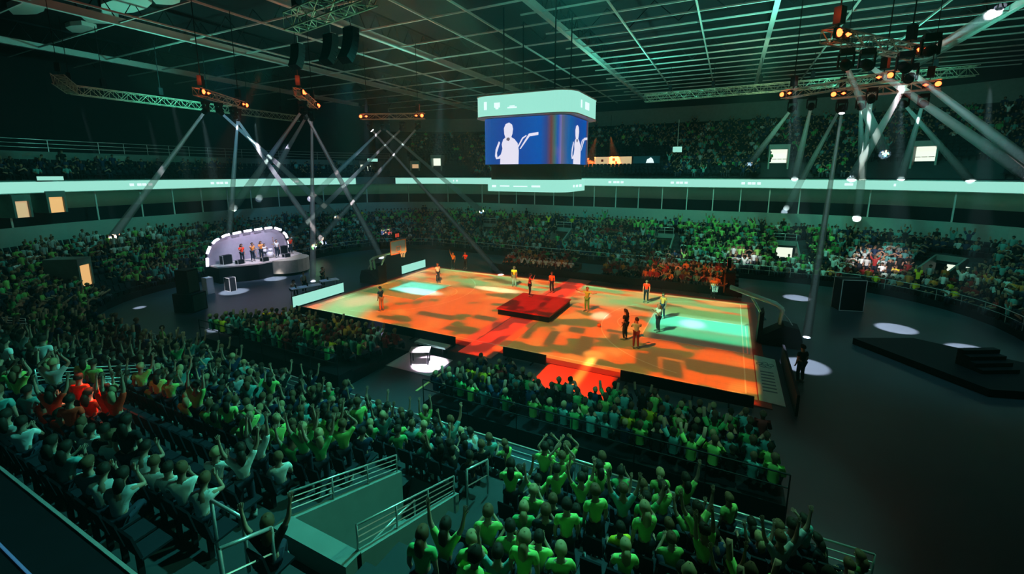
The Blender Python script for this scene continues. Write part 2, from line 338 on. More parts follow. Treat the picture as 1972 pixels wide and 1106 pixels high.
BEAMS = [
('A',(-15.64,-11.43,13.20),(-35.89,-9.25,3.75),1.00,'aimed left over the stands'),
('A',(-16.57,-9.24,13.20),(-29.86,8.17,1.18),1.00,'aimed past the stage'),
('A',(-17.12,-8.62,13.20),(-32.65,-1.21,2.35),1.00,'shining on the stage arch'),
('A',(-15.64,-10.68,13.20),(-34.06,14.07,3.53),0.35,'with a faint beam towards the far left stand'),
('B',(-10.47,-8.85,13.20),(-38.32,3.10,5.55),0.35,'with a faint beam towards the balcony'),
('B',(-12.70,-6.42,13.20),(-19.79,-1.75,0.0),1.10,'shining straight down on the dark floor'),
('B',(-10.44,-8.84,13.20),(-21.98,9.17,0.0),1.10,'aimed behind the left hoop'),
('B',(-13.02,-6.57,13.20),(-38.91,6.72,6.55),0.20,'with the faintest beam of that truss'),
('C',(-14.77,0.99,13.20),(-5.95,7.81,0.0),1.00,'sending a strong beam down to the far sideline'),
('C',(-10.60,2.13,13.20),(-29.33,5.91,0.95),1.00,'crossing left behind the stage'),
('C',(-13.76,1.50,13.20),(-38.01,13.44,6.24),0.60,'crossing left to the suites'),
('C',(-13.76,1.50,13.20),(-17.75,24.71,4.03),0.40,'crossing right to the far stand'),
('C',(-12.31,2.22,13.20),(-31.93,5.33,2.05),0.40,'with a thin beam to the left stand'),
('D',(17.97,-6.56,13.20),(34.88,22.60,9.42),1.20,'sending the strongest beam off to the right'),
('D',(16.67,-7.63,13.20),(34.32,22.49,9.01),0.80,'sending the upper right beam'),
('D',(16.02,-7.95,13.20),(27.08,31.87,11.28),0.40,'with a faint steep beam'),
('D',(17.98,-8.81,13.20),(26.15,11.31,19.00),0.60,'aimed up at the roof'),
('E',(15.65,3.71,13.20),(14.37,30.89,10.27),0.40,'aimed left at the upper stand'),
('E',(16.50,3.00,13.20),(18.70,27.01,8.86),0.40,'aimed at the far balcony'),
('E',(18.78,-4.23,13.20),(23.45,26.61,8.89),0.40,'hung low, aimed at the far balcony'),
('E',(18.80,1.23,13.20),(24.12,25.85,5.12),0.50,'aimed at the far lower stand'),
('F',(18.30,5.03,13.20),(17.44,1.90,0.0),1.30,'shining down on the floor behind the right hoop'),
('F',(18.19,4.97,13.20),(18.22,26.41,5.89),0.35,'aimed at the concourse wall'),
('F',(18.99,4.24,13.20),(24.23,26.42,8.90),0.30,'with a thin beam to the balcony'),
('F',(21.78,4.59,13.20),(26.95,25.53,8.93),0.35,'at its right end'),
('F',(20.84,4.12,13.20),(30.98,23.27,8.76),0.30,'aimed right at the corner stand'),
]
TN = dict(A='leftmost truss', B='second truss', C='truss beside scoreboard', D='upper right truss', E='upper crossing truss', F='lower crossing truss')
haze = bpy.data.materials.new('beam_haze'); haze.use_nodes = True; nt = haze.node_tree; nt.nodes.clear()
ho = nt.nodes.new('ShaderNodeOutputMaterial'); hv = nt.nodes.new('ShaderNodeVolumeScatter'); hv.inputs['Density'].default_value = .07
hv.inputs['Color'].default_value = (.9, .95, 1, 1); nt.links.new(hv.outputs[0], ho.inputs['Volume'])
BE = 2000000; BH = []
for i, (k, s, t, st, lab) in enumerate(BEAMS):
    c, d = moving_head((s[0], s[1], 13.72), t, 'moving head on the %s, %s' % (TN[k], lab))
    c = c+d*.3; L = (Vector(t)-c).length
    half = math.radians(.72)
    bl = spot('moving_head_beam', c, t, BE*st, WHITE if st > .5 else (.75, 1, .95), math.degrees(half)*2, .25, .05)
    m = MB(); q = d.to_track_quat('-Z', 'Y')
    Lc = L*.995
    pts = []
    for z, r in ((0, .07), (Lc, .07+math.tan(half)*Lc*1.02)):
        for a in range(12): pts.append(c+q @ Vector((math.cos(a*PI/6)*r, math.sin(a*PI/6)*r, -z)))
    m.add(pts, [tuple(range(12))[::-1], tuple(range(12, 24))]+[(a, (a+1) % 12, 12+(a+1) % 12, 12+a) for a in range(12)])
    o = m.obj('haze', haze); BH.append((bl, o)); tag(o, 'beam haze from the %s, %s' % (TN[k], lab), 'haze', None, 'stuff')
# ------------------------------------------------------------------ court and its projected light show
CX, CY = .4, 0.0
def court_mat():
    m = bpy.data.materials.new('court_boards'); m.use_nodes = True; nt = m.node_tree; b = nt.nodes['Principled BSDF']
    tc = nt.nodes.new('ShaderNodeTexCoord'); mp = nt.nodes.new('ShaderNodeMapping'); mp.inputs['Scale'].default_value = (.4, 6, 1)
    n = nt.nodes.new('ShaderNodeTexNoise'); n.inputs['Scale'].default_value = 1.5; n.inputs['Detail'].default_value = 6
    r = nt.nodes.new('ShaderNodeMix'); r.data_type = 'RGBA'; r.inputs[6].default_value = (.5, .36, .2, 1); r.inputs[7].default_value = (.66, .5, .3, 1)
    L = nt.links.new; L(tc.outputs['Object'], mp.inputs[0]); L(mp.outputs[0], n.inputs['Vector']); L(n.outputs['Fac'], r.inputs[0]); L(r.outputs[2], b.inputs['Base Color'])
    b.inputs['Roughness'].default_value = .28; b.inputs['Specular IOR Level'].default_value = .35
    return m
t = empty('basketball_court', (CX, CY, 0), 0, 'orange-lit wooden basketball court laid in the middle of the dark arena floor', 'court')
m = MB(); m.box(-14.1, 14.1, -7.6, 7.6, .0, .03); m.obj('floor_boards', court_mat(), t)
m = MB()
for a in (-1, 1):
    m.box(-14.6, 14.6, a*7.6 if a > 0 else -8.15, 8.15 if a > 0 else -7.6, 0, .028)
m.box(-14.6, -14.1, -7.6, 7.6, 0, .028); m.box(14.1, 14.6, -7.6, 7.6, 0, .028); m.obj('border', mat('court_border', (.3, .05, .03), .35), t)
KP = mat('key_paint', (.28, .62, .52), .25)
for s in (-1, 1):
    x0, x1 = sorted((s*8.3, s*14.0)); m = MB(); m.box(x0, x1, -2.45, 2.45, .03, .034); m.obj('key_paint', KP, t)
m = MB()
def lrect(x0, x1, y0, y1, w=.06):
    m.box(x0, x1, y0, y0+w, .03, .04); m.box(x0, x1, y1-w, y1, .03, .04); m.box(x0, x0+w, y0, y1, .03, .04); m.box(x1-w, x1, y0, y1, .03, .04)
def larc(cx, r, a0, a1, w=.06, n=28):
    for i in range(n):
        A0, A1 = a0+(a1-a0)*i/n, a0+(a1-a0)*(i+1)/n
        m.add([(cx+(r+q)*math.cos(A), (r+q)*math.sin(A), .041) for A, q in ((A0, 0), (A1, 0), (A1, w), (A0, w))], [(0, 1, 2, 3)])
lrect(-13.7, 13.7, -7.3, 7.3); lrect(-.03, .03, -7.3, 7.3, .05); larc(0, 1.8, 0, 2*PI, n=36)
for s in (-1, 1):
    x0, x1 = sorted((s*8.3, s*13.9)); lrect(x0, x1, -2.45, 2.45); larc(s*8.3, 1.8, PI/2 if s > 0 else -PI/2, PI*1.5 if s > 0 else PI/2)
    larc(s*12.2, 6.6, PI-1.35 if s > 0 else -1.35, PI+1.35 if s > 0 else 1.35, n=40)
m.obj('line_marking', mat('court_lines', (.75, .72, .6), .4), t)
# gobo projector: one lamp high on the near catwalk, its picture falls on the court plane
PX, PY, PZ = .4, -15.0, 19.3
pl = bpy.data.lights.new('court_projector', 'SPOT'); pl.energy = 27000; pl.spot_size = math.radians(128); pl.spot_blend = .1; pl.shadow_soft_size = .08
po = bpy.data.objects.new('court_projector', pl); COL.objects.link(po); po.location = (PX, PY, PZ)
pl.use_nodes = True; nt = pl.node_tree; L = nt.links.new
em = nt.nodes['Emission']
def N(t, **k):
    n = nt.nodes.new(t)
    for a, b in k.items(): setattr(n, a, b)
    return n
def mth(op, a, b=None, c=None):
    n = N('ShaderNodeMath', operation=op)
    for i, v in enumerate((a, b, c)):
        if v is None: continue
        if isinstance(v, (int, float)): n.inputs[i].default_value = v
        else: L(v, n.inputs[i])
    return n.outputs[0]
tc = N('ShaderNodeTexCoord'); sx = N('ShaderNodeSeparateXYZ'); L(tc.outputs['Normal'], sx.inputs[0])
az = mth('ABSOLUTE', sx.outputs[2]); az = mth('MAXIMUM', az, .05)
U = mth('ADD', mth('MULTIPLY', mth('DIVIDE', sx.outputs[0], az), PZ), PX)
V = mth('ADD', mth('MULTIPLY', mth('DIVIDE', sx.outputs[1], az), PZ), PY)
def sstep(x, a, b):
    n = N('ShaderNodeMapRange', interpolation_type='SMOOTHSTEP', clamp=True); L(x, n.inputs[0])
    for i, v in zip((1, 2, 3, 4), (a, b, 0, 1)): n.inputs[i].default_value = v
    return n.outputs[0]
def rect(x0, x1, y0, y1, e=.3, skew=0):
    u = mth('ADD', U, mth('MULTIPLY', V, skew)) if skew else U
    a = mth('MULTIPLY', sstep(u, x0-e, x0+e), mth('SUBTRACT', 1, sstep(u, x1-e, x1+e)))
    b = mth('MULTIPLY', sstep(V, y0-e, y0+e), mth('SUBTRACT', 1, sstep(V, y1-e, y1+e)))
    return mth('MULTIPLY', a, b)
def blob(x, y, rx, ry, e=.4):
    dx = mth('DIVIDE', mth('SUBTRACT', U, x), rx); dy = mth('DIVIDE', mth('SUBTRACT', V, y), ry)
    return mth('SUBTRACT', 1, sstep(mth('SQRT', mth('ADD', mth('MULTIPLY', dx, dx), mth('MULTIPLY', dy, dy))), 1-e, 1+e))
def mix(a, c, f):
    n = N('ShaderNodeMix', data_type='RGBA'); n.inputs[7].default_value = (*c, 1); L(f, n.inputs[0])
    if isinstance(a, tuple): n.inputs[6].default_value = (*a, 1)
    else: L(a, n.inputs[6])
    return n.outputs[2]
cv = N('ShaderNodeCombineXYZ'); L(U, cv.inputs[0]); L(V, cv.inputs[1])
def noise(sc, lo, hi, sxy=(1, 1), rot=0):
    mp = N('ShaderNodeMapping'); mp.inputs['Scale'].default_value = (sxy[0], sxy[1], 1); mp.inputs['Rotation'].default_value = (0, 0, rot); L(cv.outputs[0], mp.inputs[0])
    n = N('ShaderNodeTexNoise'); n.inputs['Scale'].default_value = sc; n.inputs['Detail'].default_value = 2; L(mp.outputs[0], n.inputs['Vector'])
    return sstep(n.outputs['Fac'], lo, hi)
c = (1.0, .15, .008)
c = mix(c, (1.0, .32, .05), noise(.35, .5, .66))
c = mix(c, (.17, .14, .025), noise(.28, .53, .58, (1, 1.7), .5))
c = mix(c, (.9, .62, .25), mth('MULTIPLY', noise(.5, .42, .56, (.6, 1.6)), rect(-14, 14, 2.5, 8, 1.2)))
c = mix(c, (.25, .7, .34), mth('MULTIPLY', noise(.45, .46, .58, (.5, 1.8)), rect(-13, 15, 3.0, 8.5, 1.0)))
c = mix(c, (.35, 1.0, .62), rect(-15, -11.2, -8.2, -3.2, 1.0, .35))
c = mix(c, (.75, 1.0, .8), blob(-11.5, -4.4, 1.1, 1.5))
c = mix(c, (.28, 1.0, .66), rect(8.8, 15, .2, 3.6, .5, 0))
c = mix(c, (.18, .6, .25), rect(9.5, 14.6, 3.0, 4.6, .3))
c = mix(c, (.12, .012, .004), rect(9.0, 15, -2.6, -1.0, .5))
c = mix(c, (.1, .7, .35), mth('MULTIPLY', rect(9.0, 15, -1.3, .1, .3), .8))
c = mix(c, (.45, 1.0, .8), rect(-11.8, -8.2, -.8, 2.0, .2, 0))
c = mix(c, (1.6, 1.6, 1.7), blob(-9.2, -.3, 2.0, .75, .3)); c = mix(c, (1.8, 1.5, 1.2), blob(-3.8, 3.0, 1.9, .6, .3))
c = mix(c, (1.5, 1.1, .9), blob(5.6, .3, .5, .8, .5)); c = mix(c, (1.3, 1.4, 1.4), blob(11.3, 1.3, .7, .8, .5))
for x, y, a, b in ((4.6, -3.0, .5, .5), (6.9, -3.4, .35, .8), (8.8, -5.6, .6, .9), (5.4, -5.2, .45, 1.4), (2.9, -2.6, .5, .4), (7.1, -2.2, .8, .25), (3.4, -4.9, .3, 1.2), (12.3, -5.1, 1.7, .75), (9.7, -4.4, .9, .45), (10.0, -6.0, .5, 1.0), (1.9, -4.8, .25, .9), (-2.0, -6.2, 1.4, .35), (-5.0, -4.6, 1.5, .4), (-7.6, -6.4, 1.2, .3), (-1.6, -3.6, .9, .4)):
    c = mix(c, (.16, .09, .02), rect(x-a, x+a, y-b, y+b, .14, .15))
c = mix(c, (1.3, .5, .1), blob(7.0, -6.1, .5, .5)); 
# red runway strip across the middle
c = mix(c, (1.0, .055, .012), rect(-.1, 2.0, -9.0, 12, .12, -.03)); c = mix(c, (.25, .01, .004), mth('MULTIPLY', rect(-.1, 2.0, -9, 12, .1, -.03), noise(.5, .5, .56, (1.4, .8), .7)))
c = mix(c, (1.3, .1, .02), rect(5.3, 8.6, -10.8, -7.9, .3))
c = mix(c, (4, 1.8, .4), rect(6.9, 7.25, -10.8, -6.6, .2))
inside = rect(-13.9, 14.6, -8.0, 7.8, .15)
spill = mth('MULTIPLY', mth('MAXIMUM', rect(6.5, 15, 7.6, 16, 1.2), rect(-13, -6.5, 7.6, 13, 1.2)), .22)
nred = mth('MULTIPLY', rect(5.2, 8.6, -10.8, -7.9, .2), 1.0)
runw = mth('MULTIPLY', rect(-.1, 2.0, -9.0, 8.0, .15), .8)
msk = mth('MAXIMUM', mth('MAXIMUM', inside, spill), mth('MAXIMUM', nred, runw))
L(c, em.inputs['Color'])
# a projector evens out its picture: undo the slant falloff
fall = mth('DIVIDE', 1, mth('POWER', az, 3.0))
L(mth('MULTIPLY', msk, fall), em.inputs['Strength'])
pt = empty('court_projector_unit', (PX, PY, PZ+.1), 0, 'black projector box hung from the roof above the near side of the court', 'projector')
m = MB(); m.box(-.4, .4, -.5, .3, .12, .6); m.obj('housing', M['dark'], pt); m = MB(); m.tube([(0, -.1, .6), (0, -.1, .8)], .05); m.obj('clamp', M['dark'], pt)
# red carpet runway and the low red stage in the centre
t = MB(); t.box(.35, 2.35, -9.0, -2.7, .0, .036); t.box(.35, 2.35, 1.75, 11.0, .0, .036)
o = t.obj('red_carpet', mat('carpet_red', (.75, .3, .22), .6)); tag(o, 'red carpet runway crossing the court under the low stage', 'carpet')
t = empty('centre_stage', (1.15, -.5, 0), 0, 'low square dark red stage in the middle of the court', 'stage')
m = MB(); m.box(-1.9, 1.9, -2.1, 2.1, .42, .5); m.obj('deck', M['reddark'], t)
m = MB(); m.box(-1.85, 1.85, -2.06, 2.06, .03, .42); m.obj('skirt', M['dark'], t)
m = MB(); m.box(-1.92, 1.92, -2.12, -2.09, .4, .5); m.box(1.89, 1.92, -2.12, 2.12, .4, .5); m.obj('edge_trim', M['red'], t)
# ------------------------------------------------------------------ scoreboard
def rrect(hw, hd, r, n=8):
    p = []
    for cx, cy, a0 in ((hw-r, -hd+r, -PI/2), (hw-r, hd-r, 0), (-hw+r, hd-r, PI/2), (-hw+r, -hd+r, PI)):
        for i in range(n+1): a = a0+PI/2*i/n; p.append((cx+r*math.cos(a), cy+r*math.sin(a)))
    return p
JX, JY = .6, .9
t = empty('hanging_scoreboard', (JX, JY, 8), 0, 'large rounded video scoreboard with mint LED rings hanging above the court', 'scoreboard')
m = MB(); m.prism(rrect(3.5, 2.95, 1.2), 5.1, 6.35); m.obj('top_ring', M['led'], t)
m = MB(); m.prism(rrect(3.54, 2.99, 1.2), 6.35, 6.42); m.prism(rrect(3.54, 2.99, 1.2), 5.04, 5.1); m.obj('ring_frame', M['steel'], t)
def screen_mat():
    m = bpy.data.materials.new('video_screen'); m.use_nodes = True; nt = m.node_tree; b = nt.nodes['Principled BSDF']; b.inputs['Base Color'].default_value = (.01, .01, .02, 1)
    b.inputs['Roughness'].default_value = .4
    tc = nt.nodes.new('ShaderNodeTexCoord'); mp = nt.nodes.new('ShaderNodeSeparateXYZ'); nt.links.new(tc.outputs['UV'], mp.inputs[0])
    cr = nt.nodes.new('ShaderNodeValToRGB'); nt.links.new(mp.outputs[0], cr.inputs[0]); e = cr.color_ramp.elements
    e[0].position = 0; e[0].color = (.14, .14, .24, 1); e[1].position = 1; e[1].color = (.22, .18, .5, 1)
    for p, cc in ((.05, (.05, .12, .3)), (.1, (.0, .12, .42)), (.45, (.01, .06, .38)), (.8, (.0, .1, .5)), (.86, (.03, .06, .28)), (.905, (.16, .04, .04)), (.94, (.05, .16, .16)), (.97, (.01, .1, .5))):
        q = e.new(p); q.color = (*cc, 1)
    nt.links.new(cr.outputs[0], b.inputs['Emission Color']); b.inputs['Emission Strength'].default_value = .8
    return m
def screen(prim, w, name, mt):
    pass
hw, hd = 3.0, 2.5; base = rrect(hw, hd, .75, 6)
m = MB(); m.prism(base, 2.05, 5.0); m.obj('cabinet', M['dark'], t)
def face(path, z0, z1, name, mt, off=.02):
    """curved video wall along a plan path; u runs left to right"""
    me = bpy.data.meshes.new(name); vs = []; 
    ln = [0]
    for a, b in zip(path, path[1:]): ln.append(ln[-1]+math.hypot(b[0]-a[0], b[1]-a[1]))
    for (x, y) in path: vs += [(x, y, z0), (x, y, z1)]
    fs = [(2*i, 2*i+2, 2*i+3, 2*i+1) for i in range(len(path)-1)]
    me.from_pydata(vs, [], fs); uv = me.uv_layers.new(name='uv')
    for p in me.polygons:
        for li in p.loop_indices: v = me.loops[li].vertex_index; uv.data[li].uv = (ln[v//2]/ln[-1], v % 2)
    me.materials.append(mt); return link(name, me, t)
SM = screen_mat()
off = rrect(hw+.02, hd+.02, .75, 6)      # starts at the (+x,-y) corner arc
n6 = 7
front = [off[3*n6+6]]+off[0:4]; right = off[3:8]+[off[8]]
front = [(-hw-.02, -1.0)]+off[3*n6:3*n6+7]+off[0:3]; right = off[2:7]+[off[7]]+off[8:10]
front_s = face(front, 2.05, 5.0, 'front_screen', SM); right_s = face(right, 2.05, 5.0, 'right_screen', SM)
back = off[9:14]+off[14:17]; face(back, 2.05, 5.0, 'rear_screen', SM)
# picture of a white-clad singer with a microphone on the front and right screens
SW = mat('screen_white', (.1, .1, .1), .4, emit=(.82, .80, .95), es=.95); SK = mat('screen_dark', (.02, .02, .02), .4, emit=(.35, .3, .4), es=.4)
def singer(parent, org, ux, sc):
    def P(poly, mt, nm, dz=0):
        vs = [(org[0]+ux[0]*a*sc[0]-ux[1]*(-.012-dz)*-1*0, org[1]+ux[1]*a*sc[0], org[2]+b*sc[1]) for a, b in poly]
        nx, ny = ux[1], -ux[0]
        front_ = [(x+nx*(.02+dz), y+ny*(.02+dz), z) for x, y, z in vs]; back_ = [(x+nx*.005, y+ny*.005, z) for x, y, z in vs]
        k = len(poly); mm = MB(); mm.add(front_+back_, [tuple(range(k)), tuple(range(k, 2*k))[::-1]]+[(i, k+i, k+(i+1) % k, (i+1) % k) for i in range(k)])
        return mm.obj(nm, mt, parent)
    body = [(-.62, 0), (.72, 0), (.74, .8), (.66, 1.25), (.42, 1.5), (.2, 1.62), (.28, 1.8), (.33, 2.1), (.26, 2.35), (.05, 2.48), (-.2, 2.4), (-.33, 2.15), (-.3, 1.8), (-.22, 1.6), (-.38, 1.5), (-.5, 1.2), (-.44, .95), (-.56, .6), (-.82, .4), (-.86, .7), (-.62, 1.3), (-.7, 1.4), (-.95, .9), (-1.0, .5), (-.9, .3), (-.6, .35)]
    P(body, SW, 'singer_image'); P([(-.15, 1.45), (.02, 1.38), (.12, 1.5), (.05, 1.6), (-.12, 1.58)], SK, 'microphone_image', .006)
    P([(.8, .9), (.88, .9), (1.5, 1.62), (2.1, 1.68), (2.1, 1.85), (1.45, 1.78)], SW, 'stand_image'); P([(.72, 1.0), (1.05, 1.5), (1.3, 1.65), (1.25, 1.7), (.98, 1.56), (.66, 1.06)], SW, 'cable_image')
singer(front_s, (-.95, -hd-.02, 2.06), (1, 0), (1.0, 1.06)); singer(right_s, (hw+.02, -.55, 2.06), (0, 1), (1.05, 1.0))
m = MB(); m.prism(rrect(2.75, 2.3, .9), 1.05, 2.05); m.obj('under_cabinet', mat('speaker_grille', (.03, .07, .06), .7, noise=.3, nscale=30), t)
m = MB(); m.prism(rrect(2.95, 2.5, 1.0), .28, 1.02); lr = m.obj('lower_ring', M['led'], t)
for x0, x1, z0, z1 in ((-2.2, -1.9, .55, .7), (-1.6, -.9, .6, .68), (-.6, .4, .6, .66), (.7, 1.3, .58, .7)): m = MB(); m.box(x0, x1, -2.53, -2.49, z0, z1); m.obj('lettering', M['ledw'], lr)
for y0, y1 in ((-.9, -.6), (-.3, .1), (.4, .9)): m = MB(); m.box(2.94, 2.97, y0, y1, .56, .72); m.obj('lettering', M['ledw'], lr)
for x0, x1, z0, z1 in ((-2.5, -2.3, 5.5, 6.0), (-1.75, -1.35, 5.6, 5.9), (-1.65, -1.45, 5.5, 5.6), (-.8, -.15, 5.5, 5.58), (-.65, -.3, 5.6, 5.66)): m = MB(); m.box(x0, x1, -2.98, -2.94, z0, z1); m.obj('emblem', M['ledw'], t)
for y0, y1 in ((-1.4, -1.2), (-.5, .3)): m = MB(); m.box(3.49, 3.53, y0, y1, 5.5, 5.95); m.obj('emblem', M['ledw'], t)
m = MB(); m.prism(rrect(2.2, 1.9, .6), 6.4, 6.7); m.obj('crown_frame', M['dark'], t)
m = MB()
for x in (-1.8, 1.8):
    for y in (-1.5, 1.5): m = MB(); m.tube([(x, y, 6.7), (x, y, 12)], .05, 5); m.obj('suspension_cable', M['dark'], t)
# ------------------------------------------------------------------ hoops
def hoop(loc, rz, label):
    t = empty('basketball_hoop', loc, rz, label, 'basketball hoop')     # +x is towards the court
    m = MB(); m.prism([(-1.0, -.55), (.9, -.55), (.9, .55), (-1.0, .55)], .05, .55); m.add([(-1.0, -.55, .55), (.9, -.55, .55), (.9, .55, .55), (-1.0, .55, .55), (-.8, -.5, 1.15), (-.1, -.5, 1.25), (-.1, .5, 1.25), (-.8, .5, 1.15)], [(4, 5, 6, 7), (0, 1, 5, 4), (1, 2, 6, 5), (2, 3, 7, 6), (3, 0, 4, 7)]); m.obj('base', M['dark'], t)
    m = MB(); m.add([(.9, -.5, .1), (1.15, -.5, .1), (1.15, .5, .1), (.9, .5, .1), (.9, -.5, 1.9), (1.1, -.5, 1.7), (1.1, .5, 1.7), (.9, .5, 1.9)], [(0, 3, 2, 1), (4, 5, 6, 7), (0, 1, 5, 4), (1, 2, 6, 5), (2, 3, 7, 6), (3, 0, 4, 7)]); m.obj('front_pad', M['dark'], t)
    m = MB(); m.tube([(.1, -.2, 1.2), (.0, -.2, 2.05), (.35, -.2, 2.3), (2.7, -.2, 3.0)], .09, 6); m.tube([(.1, .2, 1.2), (.0, .2, 2.05), (.35, .2, 2.3), (2.7, .2, 3.0)], .09, 6); m.obj('boom', M['mint'], t)
    m = MB(); m.tube([(.8, 0, 1.3), (1.6, 0, 2.6)], .07, 6); m.obj('brace', M['mint'], t)
    m = MB(); m.tube([(-.7, 0, .9), (-.3, 0, 1.5), (.3, 0, 2.2)], .04, 5); m.obj('lift_strut', M['metal'], t)
    bb = MB(); bb.box(3.0, 3.03, -.9, .9, 2.9, 3.95); b = bb.obj('backboard', M['glass'], t)
    m = MB()
    for a, c2, d, e2 in ((-.95, .95, 2.85, 2.92), (-.95, .95, 3.93, 4.0), (-.95, -.88, 2.85, 4.0), (.88, .95, 2.85, 4.0)): m.box(2.98, 3.05, a, c2, d, e2)
    for a, c2, d, e2 in ((-.3, .3, 3.05, 3.1), (-.3, .3, 3.45, 3.5), (-.3, -.25, 3.05, 3.5), (.25, .3, 3.05, 3.5)): m.box(3.03, 3.045, a, c2, d, e2)
    m.obj('board_frame', M['orange'], b)
    m = MB(); m.tube([(3.25+.225*(1-math.cos(a*PI/9))+.0, .225*math.sin(a*PI/9), 3.05) for a in range(19)], .016, 5); m.box(3.03, 3.27, -.08, .08, 3.0, 3.06); m.obj('rim', M['orange'], t)
    m = MB()
    for a in range(12):
        q = a*PI/6; m.tube([(3.475+.225*math.cos(q), .225*math.sin(q), 3.04), (3.475+.15*math.cos(q+.4), .15*math.sin(q+.4), 2.8), (3.475+.13*math.cos(q), .13*math.sin(q), 2.6)], .008, 3)
    m.obj('net', M['net'], t)
    m = MB(); m.box(2.75, 2.95, -.35, .35, 4.15, 4.65); m.tube([(2.9, 0, 3.9), (2.85, 0, 4.2)], .04, 5); c = m.obj('shot_clock', M['dark'], t)
    m = MB(); m.box(2.95, 2.96, -.22, -.03, 4.25, 4.55); m.box(2.95, 2.96, .03, .22, 4.25, 4.55); m.obj('digits', mat('clock_digits', (.2, .02, .02), .4, emit=(1, .1, .05), es=.5), c)
    return t
hoop((15.9, 0, 0), PI, 'portable basketball hoop with mint boom arm at the right end of the court')
hoop((-14.6, .2, 0), 0, 'portable basketball hoop at the left end of the court near the band stage')
# ------------------------------------------------------------------ boards and mats round the court
def board(loc, L, rz, label, mt='mint', h=.9, lit=True):
    t = empty('advertising_board', loc, rz, label, 'advertising board')
    m = MB(); m.box(0, L, -.04, .04, .05, h); m.obj('cabinet', M['dark'], t)
    m = MB(); m.box(.02, L-.02, .04, .055, .1, h-.04); m.obj('display', M['led'] if lit else M[mt], t)
    m = MB()
    for x in np.arange(.3, L, 1.4): m.box(x-.03, x+.03, -.35, .04, 0, .06)
    m.obj('foot', M['dark'], t)
board((-14.35, -3.3, 0), 4.6, -PI/2, 'glowing mint advertising board along the left baseline, nearer part')
board((-14.35, 7.2, 0), 3.6, -PI/2, 'glowing mint advertising board along the left baseline, far corner')
board((-13.2, -8.45, 0), 13.0, 0, 'dark-backed advertising board along the near sideline, left of the red carpet', lit=False, h=.55)
board((2.8, -8.45, 0), 2.4, 0, 'dark-backed advertising board along the near sideline, just right of the red carpet', lit=False, h=.55)
board((8.9, -8.45, 0), 5.4, 0, 'dark-backed advertising board along the near sideline, near right corner of the court', lit=False, h=.55)
m = MB(); m.box(5.25, 8.75, -10.7, -8.2, 0, .02); o = m.obj('red_light_sheet', mat('red_light_colour', (.7, .12, .05), .25)); tag(o, 'glossy red sheet added to show red light between near sideline and front row', 'mat')  # sheet added so the red light shows on the dark floor
board((14.2, 9.3, 0), 22, PI, 'long low advertising board beyond the far sideline', mt='dark', lit=False, h=.7)
m = MB(); m.prism([(13.6+.95, -7.6), (15.5, -7.7), (15.5, -2.6), (14.55, -2.4)], .0, .035); t = m.obj('sponsor_mat', M['mint']); tag(t, 'pale mint sponsor mat on the floor at the near right corner of the court', 'mat')
m = MB()
for x, y in ((14.75, -3.5), (15.0, -3.35), (15.25, -3.5), (14.88, -3.75), (15.13, -3.75)): m.tube([(x+.13*math.cos(a*PI/8), y+.13*math.sin(a*PI/8), .04) for a in range(17)], .014, 4)
for i in range(7): m.box(14.75, 15.3, -6.6+i*.35, -6.48+i*.35, .035, .04)
m.obj('emblem_print', mat('mat_print', (.1, .3, .3), .5), t)
m = MB(); m.box(15.75, 15.85, -8.3, -2.6, 0, .9); t = m.obj('barrier', M['dark']); tag(t, 'black barrier standing beside the sponsor mat right of the court', 'barrier')
# ------------------------------------------------------------------ ramps through the stands, railings
def frame(s):
    (x, y), n = ring(s, 0); return Vector((x, y, 0)), Vector((n[0], n[1], 0)), Vector((-n[1], n[0], 0))
def rail_thing(name, pts, label, h=.85, bars=4, post=1.6, r=.028, cap_in=True):
    """tubular railing standing on the line pts"""
    t = empty(name, pts[0], 0, label, 'railing'); o = Vector(pts[0]); pts = [Vector(p)-o for p in pts]
    for k in range(bars):
        z = h*(1-k*.24) if bars > 2 else h*(1-k*.45); m = MB(); m.tube([p+Vector((0, 0, z)) for p in pts], r if k == 0 else r*.6, 6 if k == 0 else 5); m.obj('top_rail' if k == 0 else 'rail', M['metal'], t)
    for a, b in zip(pts, pts[1:]):
        L = (b-a).length; n = max(1, round(L/post))
        for i in range(n+1):
            if i == n and b is not pts[-1]: continue
            p = a.lerp(b, i/n); m = MB(); m.tube([p, p+Vector((0, 0, h))], r, 6); m.obj('post', M['metal'], t)
    return t
WHERE = ['at lower centre', 'left of the red shirted group', 'at far left', 'in the far right corner stand', 'in the far stand at right', 'in the far stand behind the court centre', 'in the far stand left of centre', 'in the far stand behind the left hoop']
def zt(d): return TZ0+(d/TD)*TRISE
